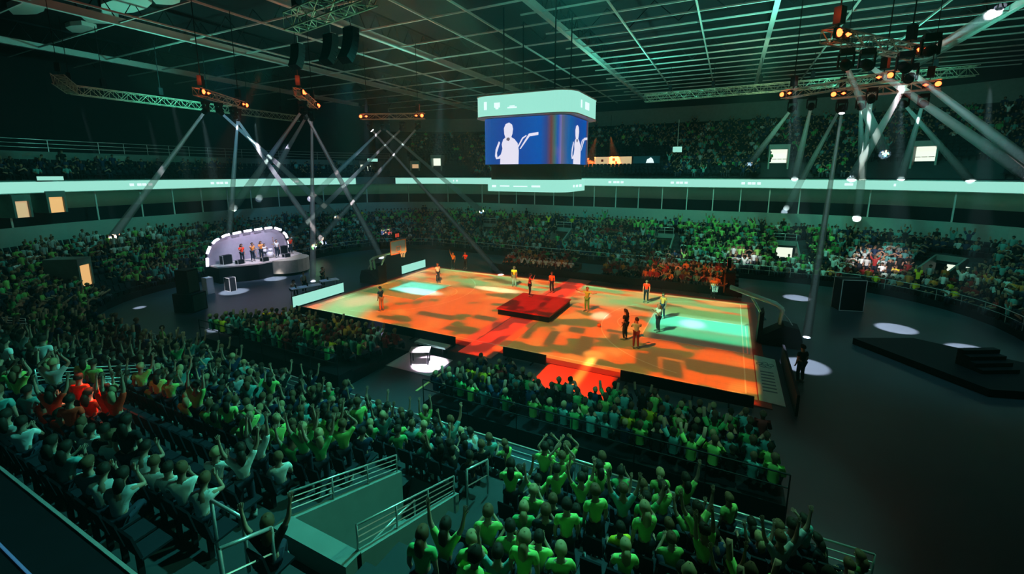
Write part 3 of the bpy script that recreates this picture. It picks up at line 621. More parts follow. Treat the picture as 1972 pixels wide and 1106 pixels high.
for vi, (v, w) in enumerate(VOMS):
    p0, n, t = frame(v+w/2); big = vi < 3
    def P(u, d, z): q = p0+n*d+t*u; return (q.x, q.y, z)
    T = .14
    for sd in (-1, 1):
        m = MB(); a0, a1 = sd*w/2, sd*(w/2+T); z0, z1 = zt(VD0)+.3, zt(VD1)+.25
        m.add([P(a0, VD0, .35), P(a1, VD0, .35), P(a1, VD1+.1, .35), P(a0, VD1+.1, .35), P(a0, VD0, z0), P(a1, VD0, z0), P(a1, VD1+.1, z1), P(a0, VD1+.1, z1)], [(0, 3, 2, 1), (4, 5, 6, 7), (0, 1, 5, 4), (1, 2, 6, 5), (2, 3, 7, 6), (3, 0, 4, 7)])
        struct(m.obj('wall_ramp_side', M['conc_light']))
    m = MB(); z1 = zt(VD1)+.25
    e = w/2+T
    m.add([P(-e, VD1, 2.4), P(e, VD1, 2.4), P(e, VD1+.35, 2.4), P(-e, VD1+.35, 2.4), P(-e, VD1, z1), P(e, VD1, z1), P(e, VD1+.35, z1), P(-e, VD1+.35, z1)], [(0, 3, 2, 1), (4, 5, 6, 7), (0, 1, 5, 4), (1, 2, 6, 5), (2, 3, 7, 6), (3, 0, 4, 7)])
    struct(m.obj('wall_ramp_rear', M['conc_light']))
    m = MB(); m.add([P(-w/2, VD0, .41), P(w/2, VD0, .41), P(w/2, VD1+2.0, .45), P(-w/2, VD1+2.0, .45)], [(0, 1, 2, 3)]); struct(m.obj('ramp_floor', M['conc_light']))
    m = MB(); m.add([P(-w/2, VD1+2.0, .45), P(w/2, VD1+2.0, .45), P(w/2, VD1+2.0, 2.45), P(-w/2, VD1+2.0, 2.45)], [(0, 1, 2, 3)]); o = m.obj('door_%d' % (vi+1), M['bright' if vi in (3, 4) else 'panel'] if not big else M['dark']); struct(o)
    if big:
        for sd in (-1, 1):
            u = sd*(w/2+T/2); rail_thing('ramp_railing', [P(u, VD0+.1, zt(VD0)+.3), P(u, VD1, z1)], 'four bar railing on the %s wall of the ramp %s' % ('right' if sd > 0 else 'left', WHERE[vi]), .52, 4, 1.25, .022)
        m = MB(); m.tube([P(-.1, VD0+.4, .45), P(-.1, VD0+.4, 1.45), P(-.1, VD0+.9, 1.5), P(-.1, VD1-.5, 1.5), P(-.1, VD1-.4, .5)], .025, 6); o = m.obj('handrail', M['metal']); tag(o, 'bent handrail inside the ramp %s' % WHERE[vi], 'railing')
    elif vi != 3:
        rail_thing('ramp_railing', [P(-w/2, VD1+.2, z1), P(w/2, VD1+.2, z1)], 'short railing above the ramp mouth %s' % WHERE[vi], .7, 2, 1.0, .035)
# railings of the aisles in the near stand
def xr(x, d, z=None): return (x, -B_-d, zt(d) if z is None else z)
rail_thing('aisle_railing', [xr(8.75, 1.2), xr(8.75, 2.6)], 'short aisle railing at the foot of the mint stairs right of the ramp', .95, 2, 1.2)
rail_thing('aisle_railing', [xr(7.6, 1.9), xr(7.6, 2.9)], 'short railing in front of the ramp at the lower end of its right wall', 1.0, 2, 1.0)
rail_thing('aisle_railing', [xr(6.75, 7.2), xr(6.75, 7.95)], 'hooped metal handrail beside the aisle left of the ramp, bottom of the picture', 1.0, 2, 1.2, .032)
rail_thing('aisle_railing', [xr(5.35, 7.3), xr(6.2, 7.3)], 'hooped metal handrail next to two white shirted spectators at lower left', 1.0, 1, 1.2, .03)
rail_thing('stand_railing', [xr(-19.2, .02, TZ0+.12), xr(8.8, .02, TZ0+.12)], 'long railing along the front edge of the near stand, left part', .85, 3, 2.0, .022)
rail_thing('stand_railing', [xr(10.3, .02, TZ0+.12), xr(16.2, .02, TZ0+.12)], 'four bar railing along the front edge of the near stand, right end', .85, 4, 1.6, .025)
t = empty('gate_railing', xr(8.85, .02, TZ0+.12), 0, 'railing section with upright bars and solid end plate before green shirted spectators', 'railing')
m = MB(); m.tube([(0, 0, .95), (1.35, 0, .95)], .03); m.tube([(0, 0, .85), (1.35, 0, .85)], .02); m.tube([(0, 0, .1), (1.35, 0, .1)], .02); m.obj('rail', M['metal'], t)
m = MB()
for i in range(11): m.tube([(.06+i*.125, 0, .1), (.06+i*.125, 0, .85)], .012, 4)
m.obj('bars', M['metal'], t)
m = MB(); m.box(1.36, 1.44, -.35, .1, 0, .98); m.obj('end_plate', M['panel'], t)
ss = samples(2*SX+ARC+2, S_END)
t = empty('stand_railing', (0, 0, 0), 0, 'long low railing along the front edge of the far stand behind the court', 'railing')
m = MB(); m.tube([(*ring(q, .02)[0], 1.3) for q in ss], .025, 5); m.tube([(*ring(q, .02)[0], .9) for q in ss], .015, 4); m.obj('rail', M['metal'], t)
m = MB()
for q in np.arange(ss[0], ss[-1], 1.6): (x, y), _ = ring(q, .02); m.tube([(x, y, .47), (x, y, 1.3)], .022, 4)
m.obj('posts', M['metal'], t)['kind'] = 'stuff'
t = empty('balcony_railing', (0, 0, 0), 0, 'thin railing on the wall behind the upper left seats', 'railing'); ss = samples(SL0, S1)
m = MB()
for z in (11.7, 12.05, 12.4): m.tube([(*ring(q, 14.1)[0], z) for q in ss], .025, 4)
m.obj('rail', M['metal'], t); m = MB()
for q in np.arange(SL0, S1, 2.0): (x, y), _ = ring(q, 14.1); m.tube([(x, y, 11.35), (x, y, 12.4)], .03, 4)
m.obj('posts', M['metal'], t)
# upper portals and small lit openings
def portal(s, d, z, w, h, mt, idx, capm='panel', rec=1.2):
    p0, n, t = frame(s)
    def P(u, dd, zz): q = p0+n*dd+t*u; return (q.x, q.y, zz)
    m = MB()
    for u0, u1, z0, z1 in ((-w/2-.15, -w/2, z, z+h), (w/2, w/2+.15, z, z+h), (-w/2-.15, w/2+.15, z+h, z+h+.5)):
        m.add([P(u0, d, z0), P(u1, d, z0), P(u1, d+2.2, z0), P(u0, d+2.2, z0), P(u0, d, z1), P(u1, d, z1), P(u1, d+2.2, z1), P(u0, d+2.2, z1)], [(0, 3, 2, 1), (4, 5, 6, 7), (0, 1, 5, 4), (1, 2, 6, 5), (2, 3, 7, 6), (3, 0, 4, 7)])
    struct(m.obj('trim_%d' % (idx+10), M[capm]))
    m = MB(); m.add([P(-w/2, d+rec, z), P(w/2, d+rec, z), P(w/2, d+rec, z+h), P(-w/2, d+rec, z+h)], [(0, 1, 2, 3)]); struct(m.obj('door_%d' % (idx+10), M[mt]))
portal(s_of_x_far(17.3), 13.2, 9.9, 1.7, 2.2, 'bright', 1); portal(2*SX+ARC+2*SY+ARC*.72, 13.2, 9.9, 1.6, 2.1, 'bright', 2)
portal(s_of_x_far(-19.5)+3.5, 13.0, 9.8, 1.4, 1.9, 'bright', 3); portal(s_left0-ARC*.66, 12.4, 9.5, 1.1, 1.3, 'cream', 4); portal(s_left0-ARC*.45, 12.4, 9.4, 1.6, 1.3, 'bright', 5)
portal(PER-ARC+2.0, 9.75, 6.2, 1.0, 1.3, 'warm', 6, 'wall', .2); portal(PER-ARC+3.1, 9.75, 6.0, .9, 1.3, 'cream', 7, 'wall', .2)
portal(PER-ARC+5.3, 2.0, 1.1, .9, 1.85, 'warm', 8, 'wall', .1)
# seats --------------------------------------------------------------------------------
def seat_meshes():
    a = MB(); a.add([(-.21, -.2, .42), (.21, -.2, .42), (.21, .22, .45), (-.21, .22, .45), (-.21, -.2, .38), (.21, -.2, .38), (.21, .22, .41), (-.21, .22, .41)], [(0, 1, 2, 3), (7, 6, 5, 4), (0, 4, 5, 1), (1, 5, 6, 2), (2, 6, 7, 3), (3, 7, 4, 0)]); a.box(-.03, .03, -.2, -.12, .0, .4)
    b = MB(); b.add([(-.21, -.22, .44), (.21, -.22, .44), (.2, -.3, .85), (-.2, -.3, .85), (-.21, -.18, .44), (.21, -.18, .44), (.2, -.27, .87), (-.2, -.27, .87)], [(3, 2, 1, 0), (4, 5, 6, 7), (0, 1, 5, 4), (1, 2, 6, 5), (2, 3, 7, 6), (3, 0, 4, 7)])
    return a, b
SA, SB = seat_meshes()
# ------------------------------------------------------------------ people
def skin_mesh(name, verts, edges, radii, sub=1):
    me = bpy.data.meshes.new(name+'_cage'); me.from_pydata(verts, edges, []); ob = bpy.data.objects.new('tmp', me); COL.objects.link(ob)
    sk = ob.modifiers.new('s', 'SKIN'); sk.use_smooth_shade = True; sk.branch_smoothing = .3
    if sub: su = ob.modifiers.new('u', 'SUBSURF'); su.levels = sub; su.render_levels = sub
    for i, v in enumerate(me.skin_vertices[0].data): v.radius = (radii[i], radii[i]) if not isinstance(radii[i], tuple) else radii[i]; v.use_root = i == 0
    dg = bpy.context.evaluated_depsgraph_get(); out = bpy.data.meshes.new_from_object(ob.evaluated_get(dg)); out.name = name
    bpy.data.objects.remove(ob); bpy.data.meshes.remove(me); return out
class Sk:
    def __init__(s): s.v = []; s.e = []; s.r = []
    def n(s, p, r, par=None):
        s.v.append(tuple(p)); s.r.append(r)
        if par is not None: s.e.append((par, len(s.v)-1))
        return len(s.v)-1
def pose(sit, arms, lean=0.0):
    J = {}
    hz = .50 if sit else .93; hy = -.02 if sit else 0
    J['pel'] = Vector((0, hy, hz)); up = Vector((0, math.sin(lean), math.cos(lean)))
    for k, h in (('waist', .13), ('belly', .2), ('chest', .36), ('neck', .51), ('head', .68), ('crown', .77)): J[k] = J['pel']+up*h
    J['head'] += Vector((0, .03, 0)); J['crown'] += Vector((0, .02, 0))
    for s, n in ((-1, 'L'), (1, 'R')):
        sh = J['pel']+up*.46+Vector((s*.18, 0, 0)); J['sh'+n] = sh
        a = arms[0 if s < 0 else 1]
        el, wr = {'down': ((s*.05, -.02, -.27), (s*.04, .06, -.5)), 'lap': ((s*.07, .05, -.26), (s*.0, .27, -.33)), 'up': ((s*.13, .04, .24), (s*.16, .07, .48)),
                  'high': ((s*.04, .02, .27), (s*.02, .05, .52)), 'circle': ((s*.17, .06, .19), (-s*.02, .1, .39)), 'clap': ((s*.08, .14, -.2), (-s*.12, .33, -.04)),
                  'phone': ((s*.07, .2, -.08), (-s*.08, .3, .12)), 'side': ((s*.25, .05, -.06), (s*.48, .1, .02)), 'mic': ((s*.1, .12, -.22), (-s*.1, .2, .02))}[a]
        J['el'+n] = sh+Vector(el); J['wr'+n] = sh+Vector(wr)
        hp = J['pel']+Vector((s*.09, .0, -.02)); J['hp'+n] = hp
        if sit: J['kn'+n] = Vector((s*.12, .40, .48)); J['an'+n] = Vector((s*.12, .42, .09)); J['to'+n] = Vector((s*.13, .56, .04))
        else: J['kn'+n] = Vector((s*.11, .03, .50)); J['an'+n] = Vector((s*.12, -.02, .09)); J['to'+n] = Vector((s*.14, .13, .04))
    return J
def person_meshes(name, J, skirt=False):
    b = Sk(); p = b.n(J['pel'], .12); w = b.n(J['belly'], .11, p); c = b.n(J['chest'], .125, w); nk = b.n(J['neck'], .055, c)
    h0 = b.n(J['neck'].lerp(J['head'], .55), .065, nk); h = b.n(J['head'], .098, h0); b.n(J['crown'], .072, h)
    b.n(J['head']+Vector((0, .125, -.015)), .014, h)
    for s in (-1, 1): b.n(J['head']+Vector((s*.105, 0, -.01)), .016, h)
    for s, n in ((-1, 'L'), (1, 'R')):
        a = b.n(J['sh'+n], .062, c); e = b.n(J['el'+n], .044, a); wv = b.n(J['wr'+n], .028, e)
        d = (J['wr'+n]-J['el'+n]).normalized(); sd = d.cross(Vector((0, 1, .01))).normalized(); fw = sd.cross(d).normalized()
        pl_ = b.n(J['wr'+n]+d*.06, .034, wv)
        for q, ln in ((-1.5, .062), (-.5, .075), (.5, .07), (1.5, .055)):
            f = b.n(J['wr'+n]+d*.1+sd*.02*q, .0105, pl_); f = b.n(J['wr'+n]+d*(.1+ln*.5)+sd*.024*q+fw*.008, .0095, f); b.n(J['wr'+n]+d*(.1+ln)+sd*.026*q+fw*.022, .008, f)
        th = b.n(J['wr'+n]+d*.05+sd*s*-.04+fw*.01, .012, wv); b.n(J['wr'+n]+d*.085+sd*s*-.062+fw*.02, .01, th)
        hp = b.n(J['hp'+n], .085, p); k = b.n(J['kn'+n], .058, hp); a2 = b.n(J['an'+n], .04, k); b.n(J['to'+n], .035, a2)
    body = skin_mesh('body', b.v, b.e, b.r, 1); body.materials.append(M['skin'])
    # eyes: small dark islands of the same body mesh
    body.materials.append(M['eye']); bmm = bmesh.new(); bmm.from_mesh(body)
    for s in (-1, 1):
        r = bmesh.ops.create_icosphere(bmm, subdivisions=1, radius=.013, matrix=Matrix.Translation(J['head']+Vector((s*.034, .094, .012))))
        for v in r['verts']:
            for f in v.link_faces: f.material_index = 1
    bmm.to_mesh(body); bmm.free()
    c = Sk(); p = c.n(J['pel']+Vector((0, 0, -.02)), .135); w = c.n(J['belly'], .13, p); ch = c.n(J['chest'], .145, w); c.n(J['neck']+Vector((0, 0, -.03)), .075, ch)
    for n in 'LR': a = c.n(J['sh'+n], .082, ch); c.n(J['sh'+n].lerp(J['el'+n], .62), .068, a)
    sh = skin_mesh('shirt', c.v, c.e, c.r, 1); sh.materials.append(SH['white'])
    t = Sk(); p = t.n(J['pel']+Vector((0, 0, .02)), .137)
    for n in 'LR': hp = t.n(J['hp'+n], .1, p); k = t.n(J['kn'+n], .075, hp); t.n(J['an'+n]+Vector((0, 0, .03)), .055, k)
    tr = skin_mesh('trousers', t.v, t.e, t.r, 1); tr.materials.append(M['jeans'])
    m = MB()
    for n in 'LR':
        a, o = J['an'+n], J['to'+n]; m.tube([a+Vector((0, -.06, -.04)), a+Vector((0, .02, -.02)), o+Vector((0, .0, 0)), o+Vector((0, .06, -.01))], [.045, .055, .048, .03], 8)
    shoes = m.mesh('shoes', M['shoe'])
    hairs = []
    for ln in (0, 1):
        m = MB(); H = J['head']; prof = [(.112*math.sin(q), .125*math.cos(q)) for q in np.linspace(.05, 1.75, 7)]
        vs = []; N_ = 12
        for i, (r, z) in enumerate(prof):
            for k in range(N_):
                a = 2*PI*k/N_; fr = max(0, math.sin(a)); zz = z+(.13*fr*(i/6)**1.5); vs.append((H.x+r*math.cos(a), H.y-.012+r*1.08*math.sin(a)*(1-.12*fr*(i/6)), H.z+.02+zz))
        fs = [(i*N_+k, i*N_+(k+1) % N_, (i+1)*N_+(k+1) % N_, (i+1)*N_+k) for i in range(6) for k in range(N_)]+[tuple(range(N_))]
        m.smooth = True; m.add(vs, fs)
        if ln: m.tube([H+Vector((0, -.09, .02)), H+Vector((0, -.13, -.08)), H+Vector((0, -.12, -.22)), H+Vector((0, -.1, -.32))], [.06, .085, .08, .03], 8)
        hairs.append(m.mesh('hair', M['hair']))
    return dict(body=body, shirt=sh, trousers=tr, shoes=shoes, hair=hairs, J=J)
POSES = {k: person_meshes(k, pose(*v)) for k, v in dict(
    sitting_lap=(1, ('lap', 'lap'), -.05), sitting_up=(1, ('up', 'up'), 0), sitting_clap=(1, ('clap', 'clap'), .08), sitting_lean=(1, ('lap', 'phone'), .3),
    standing_v=(0, ('up', 'up')), standing_circle=(0, ('circle', 'circle')), standing_high=(0, ('high', 'high')), standing_wave=(0, ('down', 'up')), standing_down=(0, ('down', 'down')),
    standing_phone=(0, ('down', 'phone'), .05), standing_clap=(0, ('clap', 'clap')), standing_side=(0, ('side', 'side')), standing_mic=(0, ('down', 'mic'))).items()}
PTXT = dict(sitting_lap='seated, hands in lap', sitting_up='seated, arms raised', sitting_clap='seated, clapping', sitting_lean='seated, bending forward',
            standing_v='arms in a V', standing_circle='hands joined overhead', standing_high='arms straight up', standing_wave='waving one arm',
            standing_down='standing still', standing_phone='holding one hand up', standing_clap='clapping on foot', standing_side='arms spread sideways', standing_mic='standing with a microphone hand at the mouth')
def person(loc, rz, pz, cloth, label, group=None, hair=0, hm='hair', sk='skin', leg='jeans', scale=1.0, name='person'):
    P = POSES[pz]; t = empty(name, loc, rz, label, 'person', group); t.scale = (scale,)*3
    for k, me, mt in (('body', P['body'], M[sk]), ('shirt', P['shirt'], SH[cloth]), ('trousers', P['trousers'], M[leg] if leg in M else SH[leg]), ('shoes', P['shoes'], None), ('hair', P['hair'][hair], M[hm])):
        o = link(k, me, t)
        if mt is not None and me.materials[0] is not mt: o.material_slots[0].link = 'OBJECT'; o.material_slots[0].material = mt
    return t
# ------------------------------------------------------------------ where spectators sit in the fixed stands
def project(p):
    a = math.radians(26.52); th = math.atan(147/F_PX); x, y, z = p[0]-CAM.x, p[1]-CAM.y, p[2]-CAM.z
    r = x*math.cos(a)+y*math.sin(a); f = -x*math.sin(a)+y*math.cos(a)
    Y = f*math.cos(th)-z*math.sin(th); Z = f*math.sin(th)+z*math.cos(th)
    return (PPX+F_PX*r/Y, PPY-F_PX*Z/Y, Y) if Y > .5 else (9e9, 9e9, Y)
PORT = [s_of_x_far(17.3), 2*SX+ARC+2*SY+ARC*.72, s_of_x_far(-19.5)+3.5, s_left0-ARC*.66, s_left0-ARC*.45]
SPOTS = []      # (x, y, z, heading, region, row, s)
def add_row(s0, s1, d, z, region, row, pitch=.5, fill=.92):
    s = s0
    while s < s1:
        (x, y), n = ring(s, d); (x2, y2), _ = ring(s+.5, d); step = pitch*.5/max(.2, math.hypot(x2-x, y2-y)); s += step
        if region != 'up' and VD0-.35 < d < VD1+.7 and any(v-.4 < s % PER < v+w_+.4 for v, w_ in VOMS): continue
        if region == 'up' and (row <= 3 and any(abs(s-q) < 2.2 for q in PORT) or row in (3, 4) and -5 < x < 5): continue
        u = project((x, y, z+.8))
        if not (-260 < u[0] < 2240 and -60 < u[1] < 1250): continue
        SPOTS.append((x, y, z, math.atan2(-n[1], -n[0])-PI/2, region, row, s))
for k in range(NR):
    d = (k+.42)*TD; z = tread(k)
    add_row(-ARC-4, s_of_x_near(16.0), d, z, 'near', k); add_row(2*SX+ARC+2, S_END, d, z, 'far', k)
for k in range(UP_N): add_row(S0, SL0-1, 10.8+(k+.45)*UTD, 9.0+k*UTR, 'up', k)
for k in range(4): add_row(SL0+1, S1, 10.8+(k+.45)*.8, 8.9+k*.3, 'upleft', k)
def choose(w):      # weighted pick
    ks = list(w); ps = np.array([w[k] for k in ks], float); return ks[rng.choice(len(ks), p=ps/ps.sum())]
DK = dict(black=3, navy=3, teal=2.2)
def cloth_at(x, y, reg, k):
    if reg == 'near':
        if -2.6 < x < -.2 and 7 <= k <= 8: return 'red'
        if x > 8.7:
            if x < 12.3+.25*k: return choose({'yellow green': 7, 'lime': 2.2, 'green': 1.5, 'teal': .8, 'black': .6})
            return choose({'teal': 3, 'yellow green': 1.2, 'navy': 3, 'black': 2, 'pale grey': .8})
        if k >= 6 and x > -2.4 and x < 5.2: return choose({'white': 6, 'pale grey': 2.5, 'teal': 1.2, 'black': 1.2})
        if k >= 6 and x < -2.4: return choose({'white': 3, 'pale grey': 2, 'teal': 2, 'yellow green': 1.4, 'black': 2})
        if k == 5 and -3.6 < x < 5.4: return choose({'yellow green': 4, 'lime': 4, 'green': 1})
        if k == 4 and 2 < x < 5.4: return choose({'yellow green': 3, 'lime': 2, 'teal': 2})
        if x > 5 and k >= 7: return choose({'black': 3, 'teal': 2, 'pale grey': 1.2})
        if x < -14: return choose({'yellow green': 2.6, 'green': 3, 'black': 3, 'teal': 2, 'navy': 2})
        return choose({'teal': 4, 'black': 4, 'navy': 4, 'pale grey': 1.2, 'yellow green': .7, 'green': 1.2})
    if reg == 'far':
        a = {'black': 4, 'navy': 3, 'teal': 2.4, 'pale grey': 1.2, 'green': 1.6, 'white': .4, 'dark red': .5}
        if y > 12:
            if x > 20 and k < 4: a = {'white': 5, 'pale grey': 2, 'dark red': 2.2, 'orange': 1.5, 'yellow': 1.2, 'black': 2}
            elif x > 22: a = {'navy': 4, 'teal': 4, 'black': 3, 'pale grey': 1}
            elif x > 10 and k < 2: a = {'white': 6, 'lime': 2, 'yellow green': 2, 'pale grey': 3}
            elif x > 9: a = {'yellow green': 5, 'lime': 2.5, 'green': 2.5, 'black': 3, 'teal': 2, 'white': .8}
            elif k > 6: a = {'yellow green': 3.2, 'green': 2, 'black': 4, 'navy': 2, 'teal': 2, 'yellow': .4}
            if -1 < x < 3 and k in (5, 6, 7): a = {'dark red': 4, 'black': 3, 'teal': 1}
        elif x < -24:
            a = {'green': 4, 'yellow green': 2.4, 'black': 4, 'teal': 2, 'navy': 2} if y < -6 else {'navy': 4, 'black': 4, 'teal': 3, 'pale grey': 1.2, 'green': 1.2}
        return choose(a)
    if reg == 'up': return choose({'black': 6, 'navy': 5, 'teal': 3, 'green': 1.3, 'pale grey': 1, 'yellow green': .3, 'white': .15})
    return choose({'black': 5, 'navy': 4, 'teal': 1})
near_aisle = lambda x, k: (7.0 if k >= 3 else 7.45) < x < 8.6 or (5.3 < x < 6.6 and k >= 7)
def fill_of(x, y, reg, k, s=0):
    if k < 5 and abs(s % PER-(PER-ARC+5.3)) < 1.2: return 0
    if reg == 'near':
        if near_aisle(x, k): return 0
        if k >= 7 and 5.0 < x < 8.7: return .3
        if -3.4 < x < 3.4 and k in (6, 7) and not (x < -.3 and k == 7): return .06
        if k == 9: return .6
        return .9 if x < 8.7 else .78
    if reg == 'far': return .9
    if reg == 'up' and (k <= 3 and any(abs(s-q) < 2.4 for q in PORT) or k <= 8 and any(abs(s-q) < 1.2 for q in PORT) or k <= 8 and -5.4 < x < 5.5): return 0
    if reg == 'up': return .62 if x > 2 else (.5 if x > -25 else .1)
    return .25
people = []; empties = []
for sp in SPOTS:
    x, y, z, h, reg, k, s = sp
    if rng.rand() < fill_of(x, y, reg, k, s): people.append(sp)
    elif not near_aisle(x, k) if reg == 'near' else True: empties.append(sp)
CD = lambda sp: (Vector(sp[:3])+Vector((0, 0, .8))-CAM).length
def seen(sp, m=10):
    u = project((sp[0], sp[1], sp[2]+.9)); return -m < u[0] < 1972+m and -m < u[1] < 1106+m
vis = sorted([p for p in people if p[4] == 'near' and seen(p)], key=CD)
NEAR_N = 270
near = vis[:NEAR_N]; nearset = set((p[0], p[1]) for p in near)
rest = [p for p in people if (p[0], p[1]) not in nearset]
ORD = ['front', 'second', 'third', 'fourth', 'fifth', 'sixth', 'seventh', 'eighth', 'ninth', 'rearmost']
NUM = ['first', 'second', 'third', 'fourth', 'fifth', 'sixth', 'seventh', 'eighth', 'ninth', 'tenth', 'eleventh', 'twelfth', 'thirteenth', 'fourteenth', 'fifteenth', 'sixteenth', 'seventeenth', 'eighteenth', 'nineteenth', 'twentieth']
NUM += ['twenty-'+q for q in NUM[:9]]+['thirtieth']+['thirty-'+q for q in NUM[:9]]+['fortieth']+['forty-'+q for q in NUM[:9]]
def block(x): return 'right of ramp' if x > 7.5 else ('left of ramp' if x > -5.6 else 'past second ramp')
cnt = {}
for p in sorted(near, key=lambda p: (p[5], abs(p[0]-7.0))):
    x, y, z, h, reg, k, s = p; b = block(x); cnt[(b, k)] = cnt.get((b, k), 0)+1; n = cnt[(b, k)]
    cl = cloth_at(x, y, reg, k)
    if cl in ('lime', 'yellow green') or cl == 'white' or (k > 5 and x < 5): w = {'standing_v': 1.4, 'standing_circle': 1.4, 'standing_high': 1.2, 'standing_down': 3, 'standing_phone': 1.2, 'sitting_lap': 4, 'sitting_clap': 2, 'standing_wave': 1, 'sitting_up': 1, 'standing_clap': 1.4}
    elif cl == 'red': w = {'sitting_lap': 4, 'sitting_clap': 2, 'standing_down': 2}
    else: w = {'sitting_lap': 5, 'sitting_clap': 3, 'sitting_up': 1.5, 'standing_v': 1, 'standing_wave': .8, 'standing_phone': .8, 'sitting_lean': 1.5}
    if x > 8.7 and x < 11.5 and k > 4: w = {'sitting_lap': 4, 'sitting_clap': 3, 'standing_down': 2, 'sitting_up': 1}
    if abs(x-11.4) < .3 and k == 3: cl = 'yellow'
    if k >= 8 and x < 5: w = {'standing_down': 1, 'standing_phone': .6, 'standing_circle': .5, 'standing_v': .3, 'sitting_lap': 4, 'sitting_clap': 2, 'sitting_lean': 1}
    pz = choose(w); hr = int(rng.rand() < .4)
    lab = '%s shirt, %s, %s row %s, %s over' % (cl, PTXT[pz], ORD[k], b, NUM[n-1])
    tx, ty = (-22, 2) if x < 8 else (0, 2)
    h = math.atan2(ty-y, tx-x)-PI/2
    person((x+rng.uniform(-.06, .06), y+rng.uniform(-.05, .05), z), h+rng.uniform(-.3, .3), pz, cl, 'person, '+lab, 'spectators in the near stand', hr,
           choose({'hair': 5, 'hair2': 3, 'hair3': 1.4}), choose({'skin': 3, 'skin2': 1}), 'jeans', rng.uniform(.92, 1.04))
# ------------------------------------------------------------------ low detail figures for the crowds that are too many to count
class Fig:
    def __init__(s): s.V = []; s.F = []; s.C = []
    def ringtube(s, pts, rs, n, c):
        b = len(s.V)
        for (x, y, z), (rx, ry) in zip(pts, rs):
            for k in range(n): a = 2*PI*k/n; s.V.append((x+rx*math.cos(a), y+ry*math.sin(a), z)); s.C.append(c)
        for i in range(len(pts)-1):
            for k in range(n): s.F.append((b+i*n+k, b+i*n+(k+1) % n, b+(i+1)*n+(k+1) % n, b+(i+1)*n+k))
        s.F.append(tuple(b+(len(pts)-1)*n+k for k in range(n))) if n == 4 else None
    def arm(s, a, b, c, r, col1, col2):
        for p, q, cc, r0 in ((a, b, col1, r), (b, c, col2, r*.75)):
            p, q = Vector(p), Vector(q); d = (q-p).normalized(); u = d.cross(Vector((0, 1, .1))).normalized()*r0; w = d.cross(u).normalized()*r0; b0 = len(s.V)
            for o in (p, q):
                for k in (u+w, u-w, -u-w, -u+w): s.V.append(tuple(o+k)); s.C.append(cc)
            for k in range(4): s.F.append((b0+k, b0+(k+1) % 4, b0+4+(k+1) % 4, b0+4+k))
            s.F.append((b0+4, b0+5, b0+6, b0+7))
# colour codes: 0 skin 1 hair 2 shirt 3 trousers
def figure(pz):
    J = POSES[pz]['J']; f = Fig(); P = J['pel']; B = J['belly']; C = J['chest']; N_ = J['neck']; H = J['head']
    f.ringtube([P-Vector((0, 0, .06)), B, C, N_-Vector((0, 0, .06)), N_], [(.15, .12), (.15, .11), (.2, .12), (.17, .09), (.06, .06)], 6, 2)
    f.ringtube([N_, H-Vector((0, 0, .08)), H, H+Vector((0, 0, .02))], [(.05, .05), (.08, .08), (.1, .105), (.1, .105)], 6, 0)
    f.ringtube([H+Vector((0, -.02, -.02)), H+Vector((0, -.015, .06)), H+Vector((0, 0, .12)), H+Vector((0, 0, .14))], [(.112, .115), (.11, .115), (.06, .07), (.01, .01)], 6, 1)
    for n in 'LR':
        f.arm(J['sh'+n], J['el'+n], J['wr'+n]+(J['wr'+n]-J['el'+n])*.3, .06, 2, 0); f.arm(J['hp'+n], J['kn'+n], J['an'+n], .085, 3, 3)
    V = np.array(f.V, np.float32); return V, f.F, np.array(f.C)
FIG = {k: figure(k) for k in ('sitting_lap', 'sitting_up', 'sitting_clap', 'standing_v', 'standing_down', 'standing_high', 'sitting_lean')}
CCOL = {k: np.array(SH[k].node_tree.nodes['Principled BSDF'].inputs['Base Color'].default_value[:3]) for k in SH}
def vcol_mat():
    m = bpy.data.materials.new('crowd_cloth'); m.use_nodes = True; nt = m.node_tree; a = nt.nodes.new('ShaderNodeAttribute'); a.attribute_name = 'col'
    b = nt.nodes['Principled BSDF']; nt.links.new(a.outputs['Color'], b.inputs['Base Color']); b.inputs['Roughness'].default_value = .8; b.inputs['Specular IOR Level'].default_value = .12; return m
VM = vcol_mat()
def mass(name, items, label, cat):
    """items: (x,y,z,heading,scale,template,colours[4]) -> one mesh"""
    VS, CS, LV, LS, LT = [], [], [], [], []; base = 0; lo = 0
    for x, y, z, h, sc, (V, F, C), cols in items:
        c, s = math.cos(h), math.sin(h); W = V*sc; X = np.empty_like(W); X[:, 0] = W[:, 0]*c-W[:, 1]*s+x; X[:, 1] = W[:, 0]*s+W[:, 1]*c+y; X[:, 2] = W[:, 2]+z
        VS.append(X); CS.append(cols[C])
        fl = np.concatenate([np.array(f) for f in F])+base; LV.append(fl); cn = np.array([len(f) for f in F]); LT.append(cn); LS.append(lo+np.concatenate([[0], np.cumsum(cn)[:-1]])); lo += len(fl); base += len(V)
    VS = np.concatenate(VS); CS = np.concatenate(CS); LV = np.concatenate(LV); LS = np.concatenate(LS)
    me = bpy.data.meshes.new(name); me.vertices.add(len(VS)); me.vertices.foreach_set('co', VS.astype(np.float32).ravel())
    me.loops.add(len(LV)); me.loops.foreach_set('vertex_index', LV.astype(np.int32)); me.polygons.add(len(LS)); me.polygons.foreach_set('loop_start', LS.astype(np.int32))
    at = me.color_attributes.new('col', 'FLOAT_COLOR', 'POINT'); at.data.foreach_set('color', np.concatenate([CS, np.ones((len(CS), 1))], 1).astype(np.float32).ravel())
    me.update(calc_edges=True); me.validate(); me.materials.append(VM); o = link(name, me); return tag(o, label, cat, None, 'stuff')
